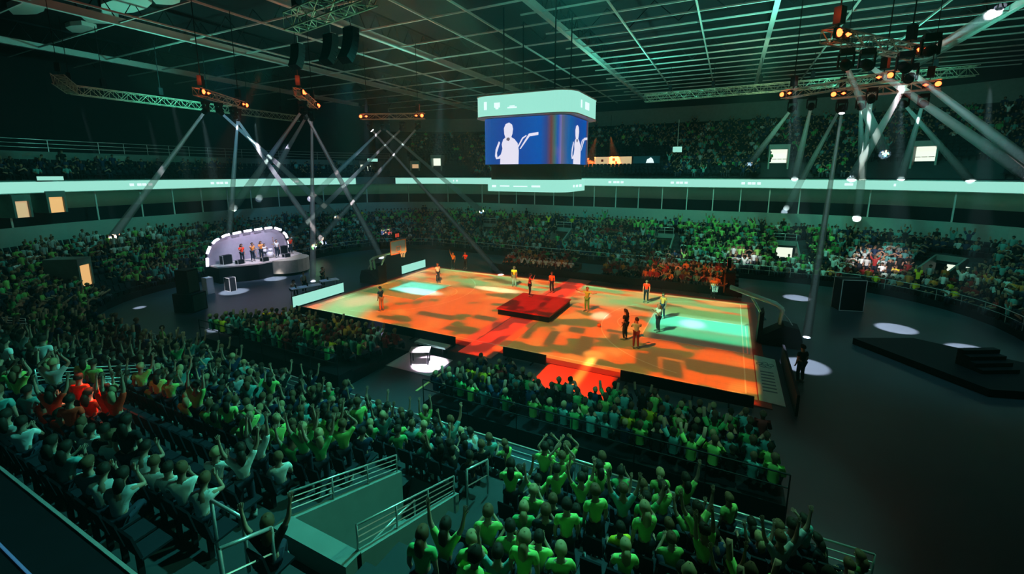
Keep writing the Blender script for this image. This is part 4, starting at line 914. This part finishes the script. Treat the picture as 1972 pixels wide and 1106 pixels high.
SKC = [np.array((.38, .22, .15)), np.array((.28, .15, .1))]; HRC = [np.array((.02, .015, .01)), np.array((.1, .05, .03)), np.array((.3, .2, .1))]; TRC = [np.array((.02, .03, .05)), np.array((.01, .01, .012)), np.array((.06, .07, .09))]
def item(x, y, z, h, cl, pz=None):
    pz = pz or choose({'sitting_lap': 6, 'sitting_clap': 2.4, 'sitting_up': .8, 'standing_v': .6, 'standing_down': 1.6, 'standing_high': .3, 'sitting_lean': .8})
    cols = np.stack([SKC[rng.randint(2)], HRC[min(2, int(rng.rand()*2.6))], CCOL[cl]*rng.uniform(.75, 1.1), TRC[rng.randint(3)]])
    return (x+rng.uniform(-.07, .07), y+rng.uniform(-.07, .07), z, h+rng.uniform(-.3, .3), rng.uniform(.88, 1.03), FIG[pz], cols)
items = [item(x, y, z, h, cloth_at(x, y, reg, k)) for x, y, z, h, reg, k, s in rest]
# courtside blocks: low risers on the arena floor, near and far side of the court
COURT = []
def riser(x0, x1, y0, rows, sgn, label, td=.8, tr=.17, skew=0):
    t = empty('seating_riser', ((x0+x1)/2, y0, 0), 0, label, 'seating riser'); cx = (x0+x1)/2
    for r in range(rows):
        m = MB(); a, b = sorted((sgn*r*td, sgn*(r+1)*td)); m.box(x0-cx, x1-cx, a, b-.004, 0, .05+r*tr); m.obj('step', M['dark'], t)
        x = x0+.4
        while x < x1-.2:
            COURT.append((x, y0+sgn*(r+.5)*td, .05+r*tr, 0 if sgn < 0 else PI, r)); x += .52
    m = MB(); yb = sgn*(rows*td+.03); m.tube([(x0-cx, yb, .9+rows*tr), (x1-cx, yb, .9+rows*tr)], .025, 5); m.tube([(x0-cx, yb, .5+rows*tr), (x1-cx, yb, .5+rows*tr)], .02, 5)
    for x in np.arange(x0, x1+.01, (x1-x0)/6): m.tube([(x-cx, yb, 0), (x-cx, yb, .9+rows*tr)], .02, 5)
    m.obj('back_rail', M['dark'], t)
riser(-12.4, -2.0, -10.2, 6, -1, 'low black courtside riser full of spectators near the left half of the court', .78, .13)
riser(2.6, 14.8, -10.8, 5, -1, 'low black courtside riser full of spectators near the right half of the court', .8, .13)
riser(-7.5, 0, 10.6, 4, 1, 'low black riser with spectators beyond the court, left of the red carpet')
riser(2.6, 14.0, 10.6, 5, 1, 'low black riser with spectators beyond the court, right of the red carpet')
for x, y, z, h, r in COURT:
    if y < 0:
        if 5.0 < x < 8.9 and r == 0: continue
        if x < 0: cl = choose({'green': 3, 'teal': 3, 'black': 4, 'dark red': 1.6, 'yellow': .5, 'yellow green': 1.2, 'orange': .5, 'pale grey': .8} if r > 1 else {'dark red': 3, 'white': 1, 'orange': 1.5, 'black': 2, 'yellow': 1.2})
        else: cl = choose({'teal': 4, 'yellow green': 3, 'navy': 2, 'black': 3.5, 'pale grey': 1.2, 'green': 2.2, 'dark red': .5, 'yellow': .4})
    else: cl = choose({'dark red': 3, 'orange': 2, 'black': 4, 'green': 1.2, 'white': 1.2, 'pale grey': 1, 'teal': 1})
    if rng.rand() < .9: items.append(item(x, y, z, h, cl, choose({'sitting_lap': 6, 'sitting_clap': 2, 'sitting_up': .7, 'sitting_lean': 1})))
mass('spectator_crowd', items, 'crowd of seated and standing spectators filling the stands and courtside blocks all round the arena', 'crowd')
# seats: the nearest ones singly, all others as one mass
ST = [p for p in SPOTS if p[4] == 'near' and not near_aisle(p[0], p[5])]
emp = sorted([p for p in empties if p[4] == 'near' and seen(p) and not near_aisle(p[0], p[5])], key=CD)
occ = sorted([p for p in near], key=CD)
single = emp[:110]+occ[:max(0, 240-len(emp[:110]))]; sset = set((p[0], p[1]) for p in single)
sa, sb = SA.mesh('seat', M['seat']), SB.mesh('backrest', M['seat']); cnt = {}
for p in sorted(single, key=lambda p: (p[5], abs(p[0]-7.0))):
    x, y, z, h, reg, k, s = p; b = block(x); cnt[(b, k)] = cnt.get((b, k), 0)+1
    full = (x, y) in nearset
    t = empty('stadium_seat', (x, y, z), h, '%s black seat, %s row %s, %s over' % ('occupied' if full else 'empty', ORD[k], b, NUM[cnt[(b, k)]-1]), 'seat', 'black seats in the near stand'); link('seat', sa, t); link('backrest', sb, t)
both = MB(); both.add(SA.v, SA.f); both.add(SB.v, SB.f); ST_T = (np.array(both.v, np.float32), both.f, np.zeros(len(both.v), int)); sc_ = np.array([[.02, .028, .04]])
sl = []
for p in SPOTS:
    if (p[0], p[1]) in sset: continue
    if p[4] == 'near' and near_aisle(p[0], p[5]): continue
    if p[4] != 'near' and rng.rand() < .5 and (p[0], p[1]) in nearset: continue
    sl.append((p[0], p[1], p[2], p[3], 1.0, ST_T, sc_))
o = mass('stadium_seat_rows', sl, 'rows of black plastic seats filling the rest of the stands under and between the spectators', 'seats'); o.data.materials[0] = M['seat']
# ------------------------------------------------------------------ light pools on the arena floor and accent lamps
for (x, y, dg, pw, c) in ((-22.6, -7.0, 9, 60000, WHITE), (-23.7, -2.6, 8, 60000, WHITE), (18.0, 11.3, 8, 60000, WHITE), (22.6, 6.1, 9, 70000, WHITE), (25.1, 3.6, 9, 60000, WHITE),
                          (16.8, -2.7, 9, 60000, WHITE), (-26.0, -8.6, 6, 30000, WHITE), (-14.9, -12.6, 6, 40000, WHITE), (-5.9, -8.9, 7, 40000, (1, .7, .95)), (-.1, -10.9, 8, 50000, (1, .85, .95)), (-24.4, -12.6, 3, 60000, WHITE)):
    sx_ = x+(3 if x < 0 else -2); spot('pool_lamp', (sx_, y-2.5, 13.4), (x, y, 0), pw, c, dg, .35, .08)
spot('red_shirt_fill', (-6.5, -14, 14), (-1.5, -23.0, 3.2), 42000, (1, .10, .03), 8.5, .5, .1)  # unseen red lamp added to brighten the red shirts
spot('crowd_lamp', (16, 2, 14), (14.3, 18.6, 1.6), 16000, (1, .95, 1), 9, .8, .1); spot('crowd_lamp', (20, 2, 14), (24.6, 18.9, 2), 26000, (1, .78, .85), 13, .8, .1)
spot('crowd_lamp', (6, 4, 14), (8.6, 17.9, 1.2), 9000, (1, .95, 1), 7, .8, .1); spot('circle_lamp', (-18, 5, 14), (-27.3, 15.9, 1.6), 40000, (1, .9, 1), 4.5, .2, .05)
spot('court_side_lamp', (-16, -8, 14), (-12.5, -10.8, .6), 9000, (1, .85, .6), 14, .8, .1)
spot('stage_lamp', (-20, -3, 12), (-26.5, -2.2, 1.8), 9000, (.85, .78, 1), 36, .7, .2); spot('stage_lamp', (-20, 6, 12), (-26, -1, 1), 3500, (.7, .8, 1), 40, .7, .2)
# ------------------------------------------------------------------ band stage
t = empty('band_stage', (-26.2, -1.6, 0), 0, 'black band stage with a rounded front at the far left end of the arena floor', 'stage')
poly = [(0.0, -4.4), (1.6, -1.9), (1.6, .6), (.8, 3.2), (-2.0, 4.0), (-2.1, -4.2)]
m = MB(); m.prism(poly, 0, 1.38); m.obj('skirt', M['dark'], t)
m = MB(); m.prism([(x*1.01, y*1.01) for x, y in poly], 1.38, 1.5); m.obj('deck', mat('stage_deck', (.5, .45, .42), .5, noise=.2), t)
m = MB(); m.prism([(1.2+1.9*math.cos(a), 1.3+1.9*math.sin(a)) for a in np.linspace(-PI/2, PI/2+.5, 14)], .25, 1.46); m.obj('rounded_front', mat('stage_front', (.3, .28, .22), .6, noise=.2), t)
m = MB(); arch = [(-1.2, -4.7, 1.5), (-1.2, -4.6, 2.6), (-1.2, -4.3, 3.2), (-1.2, -3.8, 3.65), (-1.2, -2.9, 4.0), (-1.2, -1.2, 4.15), (-1.2, .5, 4.2), (-1.2, 1.7, 4.2), (-1.2, 2.5, 3.85), (-1.2, 3.0, 3.3), (-1.2, 3.25, 2.5), (-1.2, 3.3, 1.5)]
t = empty('lit_arch', (-26.2, -1.6, 0), 0, 'glowing white tube arch standing over the band on the stage', 'light arch')
m.tube(arch, .09, 6); m.obj('arch_frame', M['dark'], t)
pts = [Vector(p) for p in arch]; dense = []
for a, b in zip(pts, pts[1:]):
    n = max(1, int((b-a).length/.16)); dense += [a.lerp(b, i/n) for i in range(n)]
dense.append(pts[-1]); seg = 5
for i in range(0, len(dense)-3, seg+1):
    q = [p+Vector((.14, 0, 0)) for p in dense[i:i+seg]]; m = MB(); m.tube(q, .11, 6); m.obj('light_tube', M['ledtube'], t)
m = MB(); ap = [(y, z) for _, y, z in arch]; k = len(ap); m.add([(-1.32, y, z) for y, z in ap]+[(-1.36, y, z) for y, z in ap], [tuple(range(k)), tuple(range(k, 2*k))[::-1]]+[(i, k+i, k+(i+1) % k, (i+1) % k) for i in range(k)]); m.obj('backdrop', mat('backdrop_cloth', (.32, .3, .38), .9, noise=.15), t)
def drum(loc):
    t = empty('drum_kit', loc, 0, 'drum kit with cymbals on the lit band stage', 'drum kit')
    m = MB(); m.tube([(.0, 0, .3), (.45, 0, .3)], .28, 14); m.obj('bass_drum', M['white'], t)
    for x, y, z, r in ((-.1, -.3, .7, .17), (-.1, .3, .7, .17), (-.45, .5, .5, .22), (-.5, -.5, .5, .17)): m = MB(); m.lathe([(r, -.12), (r, .12)], 12, (x, y, z)); m.obj('tom', M['white'], t)
    for x, y, z in ((-.1, -.65, 1.15), (-.1, .65, 1.2), (-.6, -.8, .95)): m = MB(); m.lathe([(.22, 0), (.03, .03)], 12, (x, y, z)); m.tube([(x, y, 0), (x, y, z)], .015, 4); m.obj('cymbal', mat('brass', (.7, .5, .15), .3, .9) if 'brass' not in bpy.data.materials else bpy.data.materials['brass'], t)
drum((-26.3, -1.3, 1.5))
def lampcase(loc, w, d, h, label, cat, name, mt='dark', mt2='metal', rz=0):
    t = empty(name, loc, rz, label, cat); m = MB(); m.box(-w/2, w/2, -d/2, d/2, 0, h); m.obj('case', M[mt], t)
    m = MB()
    for sx_ in (-1, 1):
        for sy_ in (-1, 1): m.box(sx_*w/2-.02, sx_*w/2+.02, sy_*d/2-.02, sy_*d/2+.02, 0, h+.01)
    for z in (0.02, h): m.box(-w/2-.01, w/2+.01, -d/2-.015, -d/2+.015, z-.02, z+.02); m.box(-w/2-.01, w/2+.01, d/2-.015, d/2+.015, z-.02, z+.02)
    m.obj('corner_trim', M[mt2], t); return t
for y, lab in ((-4.9, 'guitar amplifier at the left end of the band stage'), (.6, 'keyboard cabinet right of the drum kit on the band stage')): lampcase((-26.9, y, 1.5), .5, .8, .8, 'black '+lab, 'amplifier', 'amplifier')
for y, lab in ((-4.3, 'leftmost'), (-2.6, 'middle'), (-.4, 'rightmost')): lampcase((-25.0 if y > -4 else -25.9, y, 1.5), .4, .6, .35, 'dark wedge monitor speaker on the stage edge, %s of three' % lab, 'speaker', 'stage_monitor')
person((-26.0, -4.0, 1.5), -PI/2, 'standing_mic', 'red', 'person in red singing at the left of the band on the stage', None, 1)
person((-25.9, -3.1, 1.5), -PI/2, 'standing_phone', 'orange', 'person in orange playing left of the drum kit on the stage')
person((-26.0, -2.2, 1.5), -PI/2, 'standing_clap', 'orange', 'person in orange next to the drum kit on the stage', None, 1, 'hair2')
person((-26.9, -1.3, 1.5), -PI/2, 'sitting_clap', 'white', 'person in white sitting behind the drum kit'); 
person((-25.6, -.9, 1.5), -PI/2, 'standing_wave', 'white', 'person in white standing before the drum kit on the stage')
person((-26.2, 1.0, 1.5), -PI/2, 'standing_phone', 'red', 'person in red at the right end of the band stage', None, 0)
# things on the floor left of the court
t = empty('loudspeaker_tower', (-20.4, -11.3, 0), .3, 'tall black loudspeaker tower standing on the dark floor at the left', 'loudspeaker')
m = MB(); m.box(-.75, .75, -.6, .6, 0, 1.3); m.obj('sub_cabinet', M['dark'], t); m = MB(); m.box(-.5, .45, -.45, .45, 1.3, 2.95); m.obj('top_cabinet', M['dark'], t)
m = MB(); m.box(.76, .77, -.5, .5, .1, 1.2); m.box(.46, .47, -.4, .4, 1.4, 2.85); m.obj('grille', bpy.data.materials['speaker_grille'], t)
for i, (x, y, w_, h_, lab) in enumerate(((-23.9, -8.2, .6, 1.3, 'white lit equipment rack near the left front corner of the stage'), (-23.2, -6.9, .7, 1.1, 'grey equipment case in front of the stage'))): lampcase((x, y, 0), w_, .5, h_, lab, 'equipment case', 'equipment_case', 'white' if i == 0 else 'dark')
def desk(loc, rz, label, L=2.2):
    t = empty('production_desk', loc, rz, label, 'table'); m = MB(); m.box(-L/2, L/2, -.4, .4, .72, .77); m.obj('table_top', M['white'], t)
    for a in (-1, 1):
        for b in (-1, 1): m = MB(); m.tube([(a*(L/2-.1), b*.32, 0), (a*(L/2-.1), b*.32, .72)], .025, 5); m.obj('leg', M['metal'], t)
    return t
def laptop(loc, rz, label):
    t = empty('laptop', loc, rz, label, 'laptop'); m = MB(); m.box(-.18, .18, -.12, .12, 0, .02); m.obj('keyboard_base', M['metal'], t); m = MB(); m.box(-.18, .18, .11, .13, .02, .26); m.obj('lid_screen', M['dark'], t)
desk((-16.3, -5.2, 0), 1.2, 'white-topped production desk beyond the left end of the court, nearer of two'); desk((-16.4, -2.9, 0), 1.2, 'white-topped production desk beyond the left end of the court, farther of two', 1.4)
for q, (dx, dy) in enumerate(((-.2, -.6), (.1, .2))): laptop((-16.3+dx, -5.2+dy, .77), 1.2+PI/2, 'open laptop on the nearer production desk, %s one' % ('near' if q == 0 else 'far'))
laptop((-16.4, -2.9, .77), 1.2+PI/2, 'open laptop on the farther production desk')
for x, y, pz, cl, lab in ((-17.4, -5.6, 'sitting_lean', 'white', 'person in white working at the nearer production desk'), (-17.3, -4.6, 'standing_down', 'pale grey', 'person in grey standing behind the nearer production desk'), (-17.3, -2.8, 'standing_phone', 'black', 'person in black at the farther production desk')): person((x, y, 0), -PI/2, pz, cl, lab)
# bench, table and pale lit-floor sheet between the two near seating blocks
t = empty('players_bench', (-.9, -9.6, 0), 0, 'mint padded bench in the gap between the two courtside blocks', 'bench'); m = MB(); m.box(-1.0, 1.0, -.25, .25, .4, .5); m.obj('seat_pad', M['mint'], t)
for x in (-.8, 0, .8): m = MB(); m.box(x-.04, x+.04, -.2, .2, 0, .4); m.obj('leg', M['dark'], t)
t = empty('scorer_table', (-.6, -11.0, 0), .5, 'small black-framed white table in the gap between the courtside blocks', 'table'); m = MB(); m.box(-.5, .5, -.35, .35, .7, .74); m.obj('table_top', M['white'], t)
for a in (-1, 1):
    for b in (-1, 1): m = MB(); m.tube([(a*.42, b*.28, 0), (a*.42, b*.28, .7)], .03, 5); m.obj('leg', M['dark'], t)
m = MB(); m.box(-2.0, .7, -12.0, -10.0, 0, .015); o = m.obj('pale_light_sheet', mat('pale_light_colour', (.6, .55, .62), .4)); tag(o, 'pale sheet painted for the white-lit floor between the two courtside seating blocks', 'mat')  # pale colour stands in for white light on the floor
m = MB(); m.box(1.0, 1.1, -13.4, -11.5, 0, .02); o = m.obj('floor_tape', M['yellow']); tag(o, 'yellow tape line on the floor left of the right courtside block', 'tape')
# ------------------------------------------------------------------ people on and round the court
CP = [(8.0, -3.3, .03, 'standing_down', 'black', 1.2, 1, 'hair', 'tall person in black with long hair on the right half of the court'),
      (8.8, -4.3, .03, 'standing_clap', 'white', .4, 0, 'hair', 'person in white shirt beside the tall one in black on the court', 'dark red'),
      (7.8, 4.8, .03, 'standing_down', 'red', PI, 0, 'hair', 'person in red shirt and black trousers on the far right of the court'),
      (9.5, -1.1, .03, 'standing_clap', 'white', 2.2, 1, 'hair3', 'person in white top near the right key of the court'),
      (9.4, 1.6, .03, 'standing_down', 'orange', 2.6, 0, 'hair2', 'person in orange top standing in the right key of the court'),
      (4.5, .8, .03, 'standing_side', 'yellow green', PI-.2, 0, 'hair3', 'person in yellow green costume with arms out right of the red stage', 'green'),
      (.6, 4.1, .03, 'standing_down', 'orange', PI, 0, 'hair2', 'person in orange shirt beyond the red stage'),
      (.1, .9, .5, 'standing_phone', 'dark red', -1.2, 0, 'hair', 'person in dark red standing on the low red stage'),
      (-3.0, 4.6, .03, 'standing_down', 'yellow', PI+.3, 0, 'hair3', 'person in yellow standing near the far sideline left of the red stage', 'pale grey'),
      (-9.5, 2.7, .03, 'standing_down', 'white', -1.8, 0, 'hair2', 'person in white on the left half of the court'),
      (-8.3, -5.5, .03, 'standing_phone', 'navy', 1.4, 0, 'hair', 'person in navy top and orange trousers at the near left of the court', 'orange'),
      (-11.4, 7.9, .0, 'standing_wave', 'orange', PI, 0, 'hair2', 'person in orange waving near the far left corner of the court'),
      (-10.4, 8.6, .0, 'standing_clap', 'red', PI, 0, 'hair', 'person in red next to the one waving at the far left corner'),
      (16.3, -4.9, 0, 'standing_down', 'black', .6, 0, 'hair', 'person in black standing in the light pool right of the court'),
      (12.2, 8.2, 0, 'standing_down', 'orange', PI, 0, 'hair', 'person in orange standing behind the far right corner of the court')]
for c in CP: person(c[:3], c[5], c[3], c[4], c[8], None, c[6], c[7], 'skin', c[9] if len(c) > 9 else 'jeans', 1.05 if c[4] == 'black' else 1.0)
for i in range(9): person((-4.6+i*.62, 9.5, 0), PI+rng.uniform(-.3, .3), choose({'standing_v': 1, 'standing_clap': 2, 'standing_down': 2}), 'white', 'person in white in the row lined up beyond the far sideline, %s from left' % NUM[i], 'white dressed row beyond the sideline', i % 2, 'hair2')
m = MB(); m.sphere((0, 0, .12), .12, 1, 1, 1, 10); o = m.obj('basketball', M['ball'], None, (6.1, -1.9, .03)); tag(o, 'orange basketball lying on the court right of the red stage', 'ball')
# ------------------------------------------------------------------ upper tier things
def display(loc, rz, w_, h_, label, hang=0, mt='led'):
    t = empty('hanging_display', loc, rz, label, 'display'); m = MB(); m.box(-w_/2, w_/2, -.02, .08, -h_/2, h_/2); m.obj('casing', M['dark'], t); m = MB(); m.box(-w_/2+.04, w_/2-.04, -.035, -.02, -h_/2+.04, h_/2-.04); m.obj('screen', M[mt], t)
    if hang: m = MB(); m.tube([(0, .03, h_/2), (0, .03, h_/2+hang)], .05, 5); m.obj('drop_pole', M['steel'], t)
display((6.5, 31.0, 12.35), .15, 1.15, .75, 'mint screen hanging before the far upper stand right of the scoreboard', 3.2)
display((-33.5, 20.5, 11.3), .9, 1.5, .5, 'mint screen hanging above the left LED ribbon', 0)
display((-37.4, -12.0, 9.05), 1.3, 1.6, .4, 'small mint screen standing just above the LED ribbon at far left', 0)
t = empty('sponsor_banner', (-1.4, 30.9, 11.1), 0, 'cream banner, glow put into its cloth, on the far upper stand under two red lights', 'banner'); m = MB(); m.box(-2.5, 2.4, 0, .04, -.5, .5); m.obj('cloth', M['cream'], t); m = MB(); m.box(.6, 1.5, .0, .04, -1.0, -.5); m.obj('flap', M['cream'], t)
m = MB(); m.box(-1.6, -1.3, -.02, 0, -.15, .15); m.box(-.1, .25, -.02, 0, .0, .3); m.box(.3, .5, -.02, 0, -.4, -.1); m.obj('printed_mark', M['red'], t)
t = empty('sponsor_banner', (2.9, 31.0, 11.15), 0, 'dark blue banner with a small white mark right of the cream banner', 'banner'); m = MB(); m.box(-1.7, 1.6, 0, .04, -.45, .45); m.obj('cloth', mat('blue_cloth', (.03, .12, .18), .7), t)
m = MB(); m.prism([(-.1, 0), (.9, 0), (.8, .03), (-.0, .03)], 0, .01); m.v = [(x, -.03, z) for x, z in ((-.1, -.4), (.9, -.4), (.75, .05), (.5, .3), (.25, .15), (.05, .05))]+[(x, -.005, z) for x, z in ((-.1, -.4), (.9, -.4), (.75, .05), (.5, .3), (.25, .15), (.05, .05))]
m.f = [tuple(range(6)), tuple(range(6, 12))[::-1]]+[(i, 6+i, 6+(i+1) % 6, (i+1) % 6) for i in range(6)]; m.m = [0]*8; m.sm = [False]*8; m.obj('printed_mark', M['ledw'], t)
rhz = bpy.data.materials.new('red_beam_haze'); rhz.use_nodes = True; nt = rhz.node_tree; nt.nodes.clear(); o_ = nt.nodes.new('ShaderNodeOutputMaterial'); v_ = nt.nodes.new('ShaderNodeVolumeScatter'); v_.inputs['Density'].default_value = .08; nt.links.new(v_.outputs[0], o_.inputs['Volume'])
for x, tx, lab in ((-3.6, -4.6, 'left'), (-1.7, -1.2, 'right')):
    L0 = Vector((x, 30.3, 14.2)); T0 = Vector((tx, 30.9, 11.0)); t = empty('wash_light', L0+Vector((0, 0, .1)), 0, 'small black red-beamed light hung above the cream banner, %s of two' % lab, 'stage light')
    m = MB(); m.lathe([(.12, .3), (.16, .1), (.18, 0)], 10); m.obj('body', M['dark'], t); m = MB(); m.tube([(0, 0, .3), (0, 0, 2.5)], .03, 5); m.obj('drop_pole', M['dark'], t)
    spot('wash_beam', L0, T0, 60000, (1, .12, .02), 26, .3, .06); d = (T0-L0); q = d.to_track_quat('-Z', 'Y'); m = MB()
    pts = [L0+q @ Vector((math.cos(a*PI/8)*r, math.sin(a*PI/8)*r, -z)) for z, r in ((.05, .08), (d.length*.97, .08+math.tan(math.radians(13))*d.length)) for a in range(16)]
    m.add(pts, [tuple(range(16))[::-1], tuple(range(16, 32))]+[(a, (a+1) % 16, 16+(a+1) % 16, 16+a) for a in range(16)]); o = m.obj('haze', rhz); tag(o, 'red lit haze under the %s small light above the cream banner' % lab, 'haze', None, 'stuff')
# big truss with line arrays, upper left
t, L = truss('speaker_truss', (-2.9, -15.1, 15.2), (1.9, -15.9, 15.2), 'mint-lit heavy truss carrying hanging speakers near the top of the picture', 'rigging truss', .6, 20, 'truss', None, 3)
def array(loc, n, rz, label):
    t = empty('line_array', loc, rz, label, 'loudspeaker'); z = 0; y = 0; m = MB(); m.tube([(0, 0, 0), (0, 0, .5)], .03, 5); m.box(-.3, .3, -.2, .25, -.06, 0); m.obj('fly_frame', M['metal'], t)
    for i in range(n):
        a = i*.09; m = MB(); m.box(-.42, .42, -.26, .26, -.27, -.01)
        m.v = [(vx, vy*math.cos(a)-vz*math.sin(a)+y, vy*math.sin(a)+vz*math.cos(a)+z-.06) for vx, vy, vz in m.v]; m.obj('cabinet', M['dark'], t); z -= .27*math.cos(a); y += .27*math.sin(a)
    t.scale = (.55,)*3
array((-2.4, -15.3, 14.35), 6, PI, 'curved black speaker array hung from the heavy truss, left of three'); array((-.3, -15.6, 14.35), 7, PI, 'curved black speaker array hung from the heavy truss, middle of three'); array((.9, -15.8, 14.35), 8, PI, 'curved black speaker array hung from the heavy truss, right of three')
# long catwalk trusses along the roof edge
truss('catwalk_truss', (4, 21.5, 17.2), (29, 19.8, 17.2), 'long pale green catwalk truss under the roof right of the scoreboard', 'rigging truss', .7, 20, 'truss', None, 6)
truss('catwalk_truss', (-29.5, -12.5, 15.3), (-30.0, 6, 15.3), 'long dim catwalk truss under the roof at left', 'rigging truss', .6, 20, 'truss', None, 5)
truss('catwalk_truss', (-29.5, -12.5, 15.3), (-25.5, -14.5, 15.3), 'short end piece of the dim catwalk truss at left', 'rigging truss', .6, 20, 'truss', None, 2)
spot('catwalk_lamp', (14, 12, 15.4), (14, 21, 17.2), 900, (.5, 1, .6), 120, .6, .2)
# ------------------------------------------------------------------ right end of the floor
lampcase((20.8, 9.6, 0), 1.5, 1.0, 2.2, 'tall dark box with faint mint edges by the far right boards', 'equipment case', 'equipment_case', 'dark', 'steel', .3)
lampcase((13.2, 11.3, 0), .9, .5, 1.6, 'black box standing behind the right hoop beyond the court', 'equipment case', 'equipment_case', 'dark', 'dark', 0)
m = MB(); m.prism([(19.6, 1.9), (23.4, -2.8), (27.6, -1.5), (27.6, 1.0), (22.6, 3.4)], 0, .35); o = m.obj('low_platform', M['dark']); tag(o, 'low black platform on the dark floor at the right edge of the picture', 'platform')
t = empty('step_unit', (24.6, -.6, .35), .5, 'black step unit standing on the low platform at the right edge', 'steps')
for i in range(4): m = MB(); m.box(-.9, .9, i*.3, 1.2, i*.2, i*.2+.19); m.obj('step', M['dark'], t)

# thin haze filling the whole hall
m = MB(); m.box(-58, 58, -34, 58, .01, 21.9); hz = bpy.data.materials.new('hall_haze'); hz.use_nodes = True; nt = hz.node_tree; nt.nodes.clear()
o_ = nt.nodes.new('ShaderNodeOutputMaterial'); v_ = nt.nodes.new('ShaderNodeVolumeScatter'); v_.inputs['Density'].default_value = .0009; v_.inputs['Color'].default_value = (.5, 1, 1, 1); nt.links.new(v_.outputs[0], o_.inputs['Volume'])
o = m.obj('hall_haze', hz); tag(o, 'thin theatrical haze hanging in the whole arena', 'haze', None, 'stuff')

for m_ in bpy.data.materials:
    if 'haze' in m_.name: m_.cycles.volume_sampling = 'EQUIANGULAR'; m_.cycles.homogeneous_volume = True
    else: m_.cycles.emission_sampling = 'NONE'
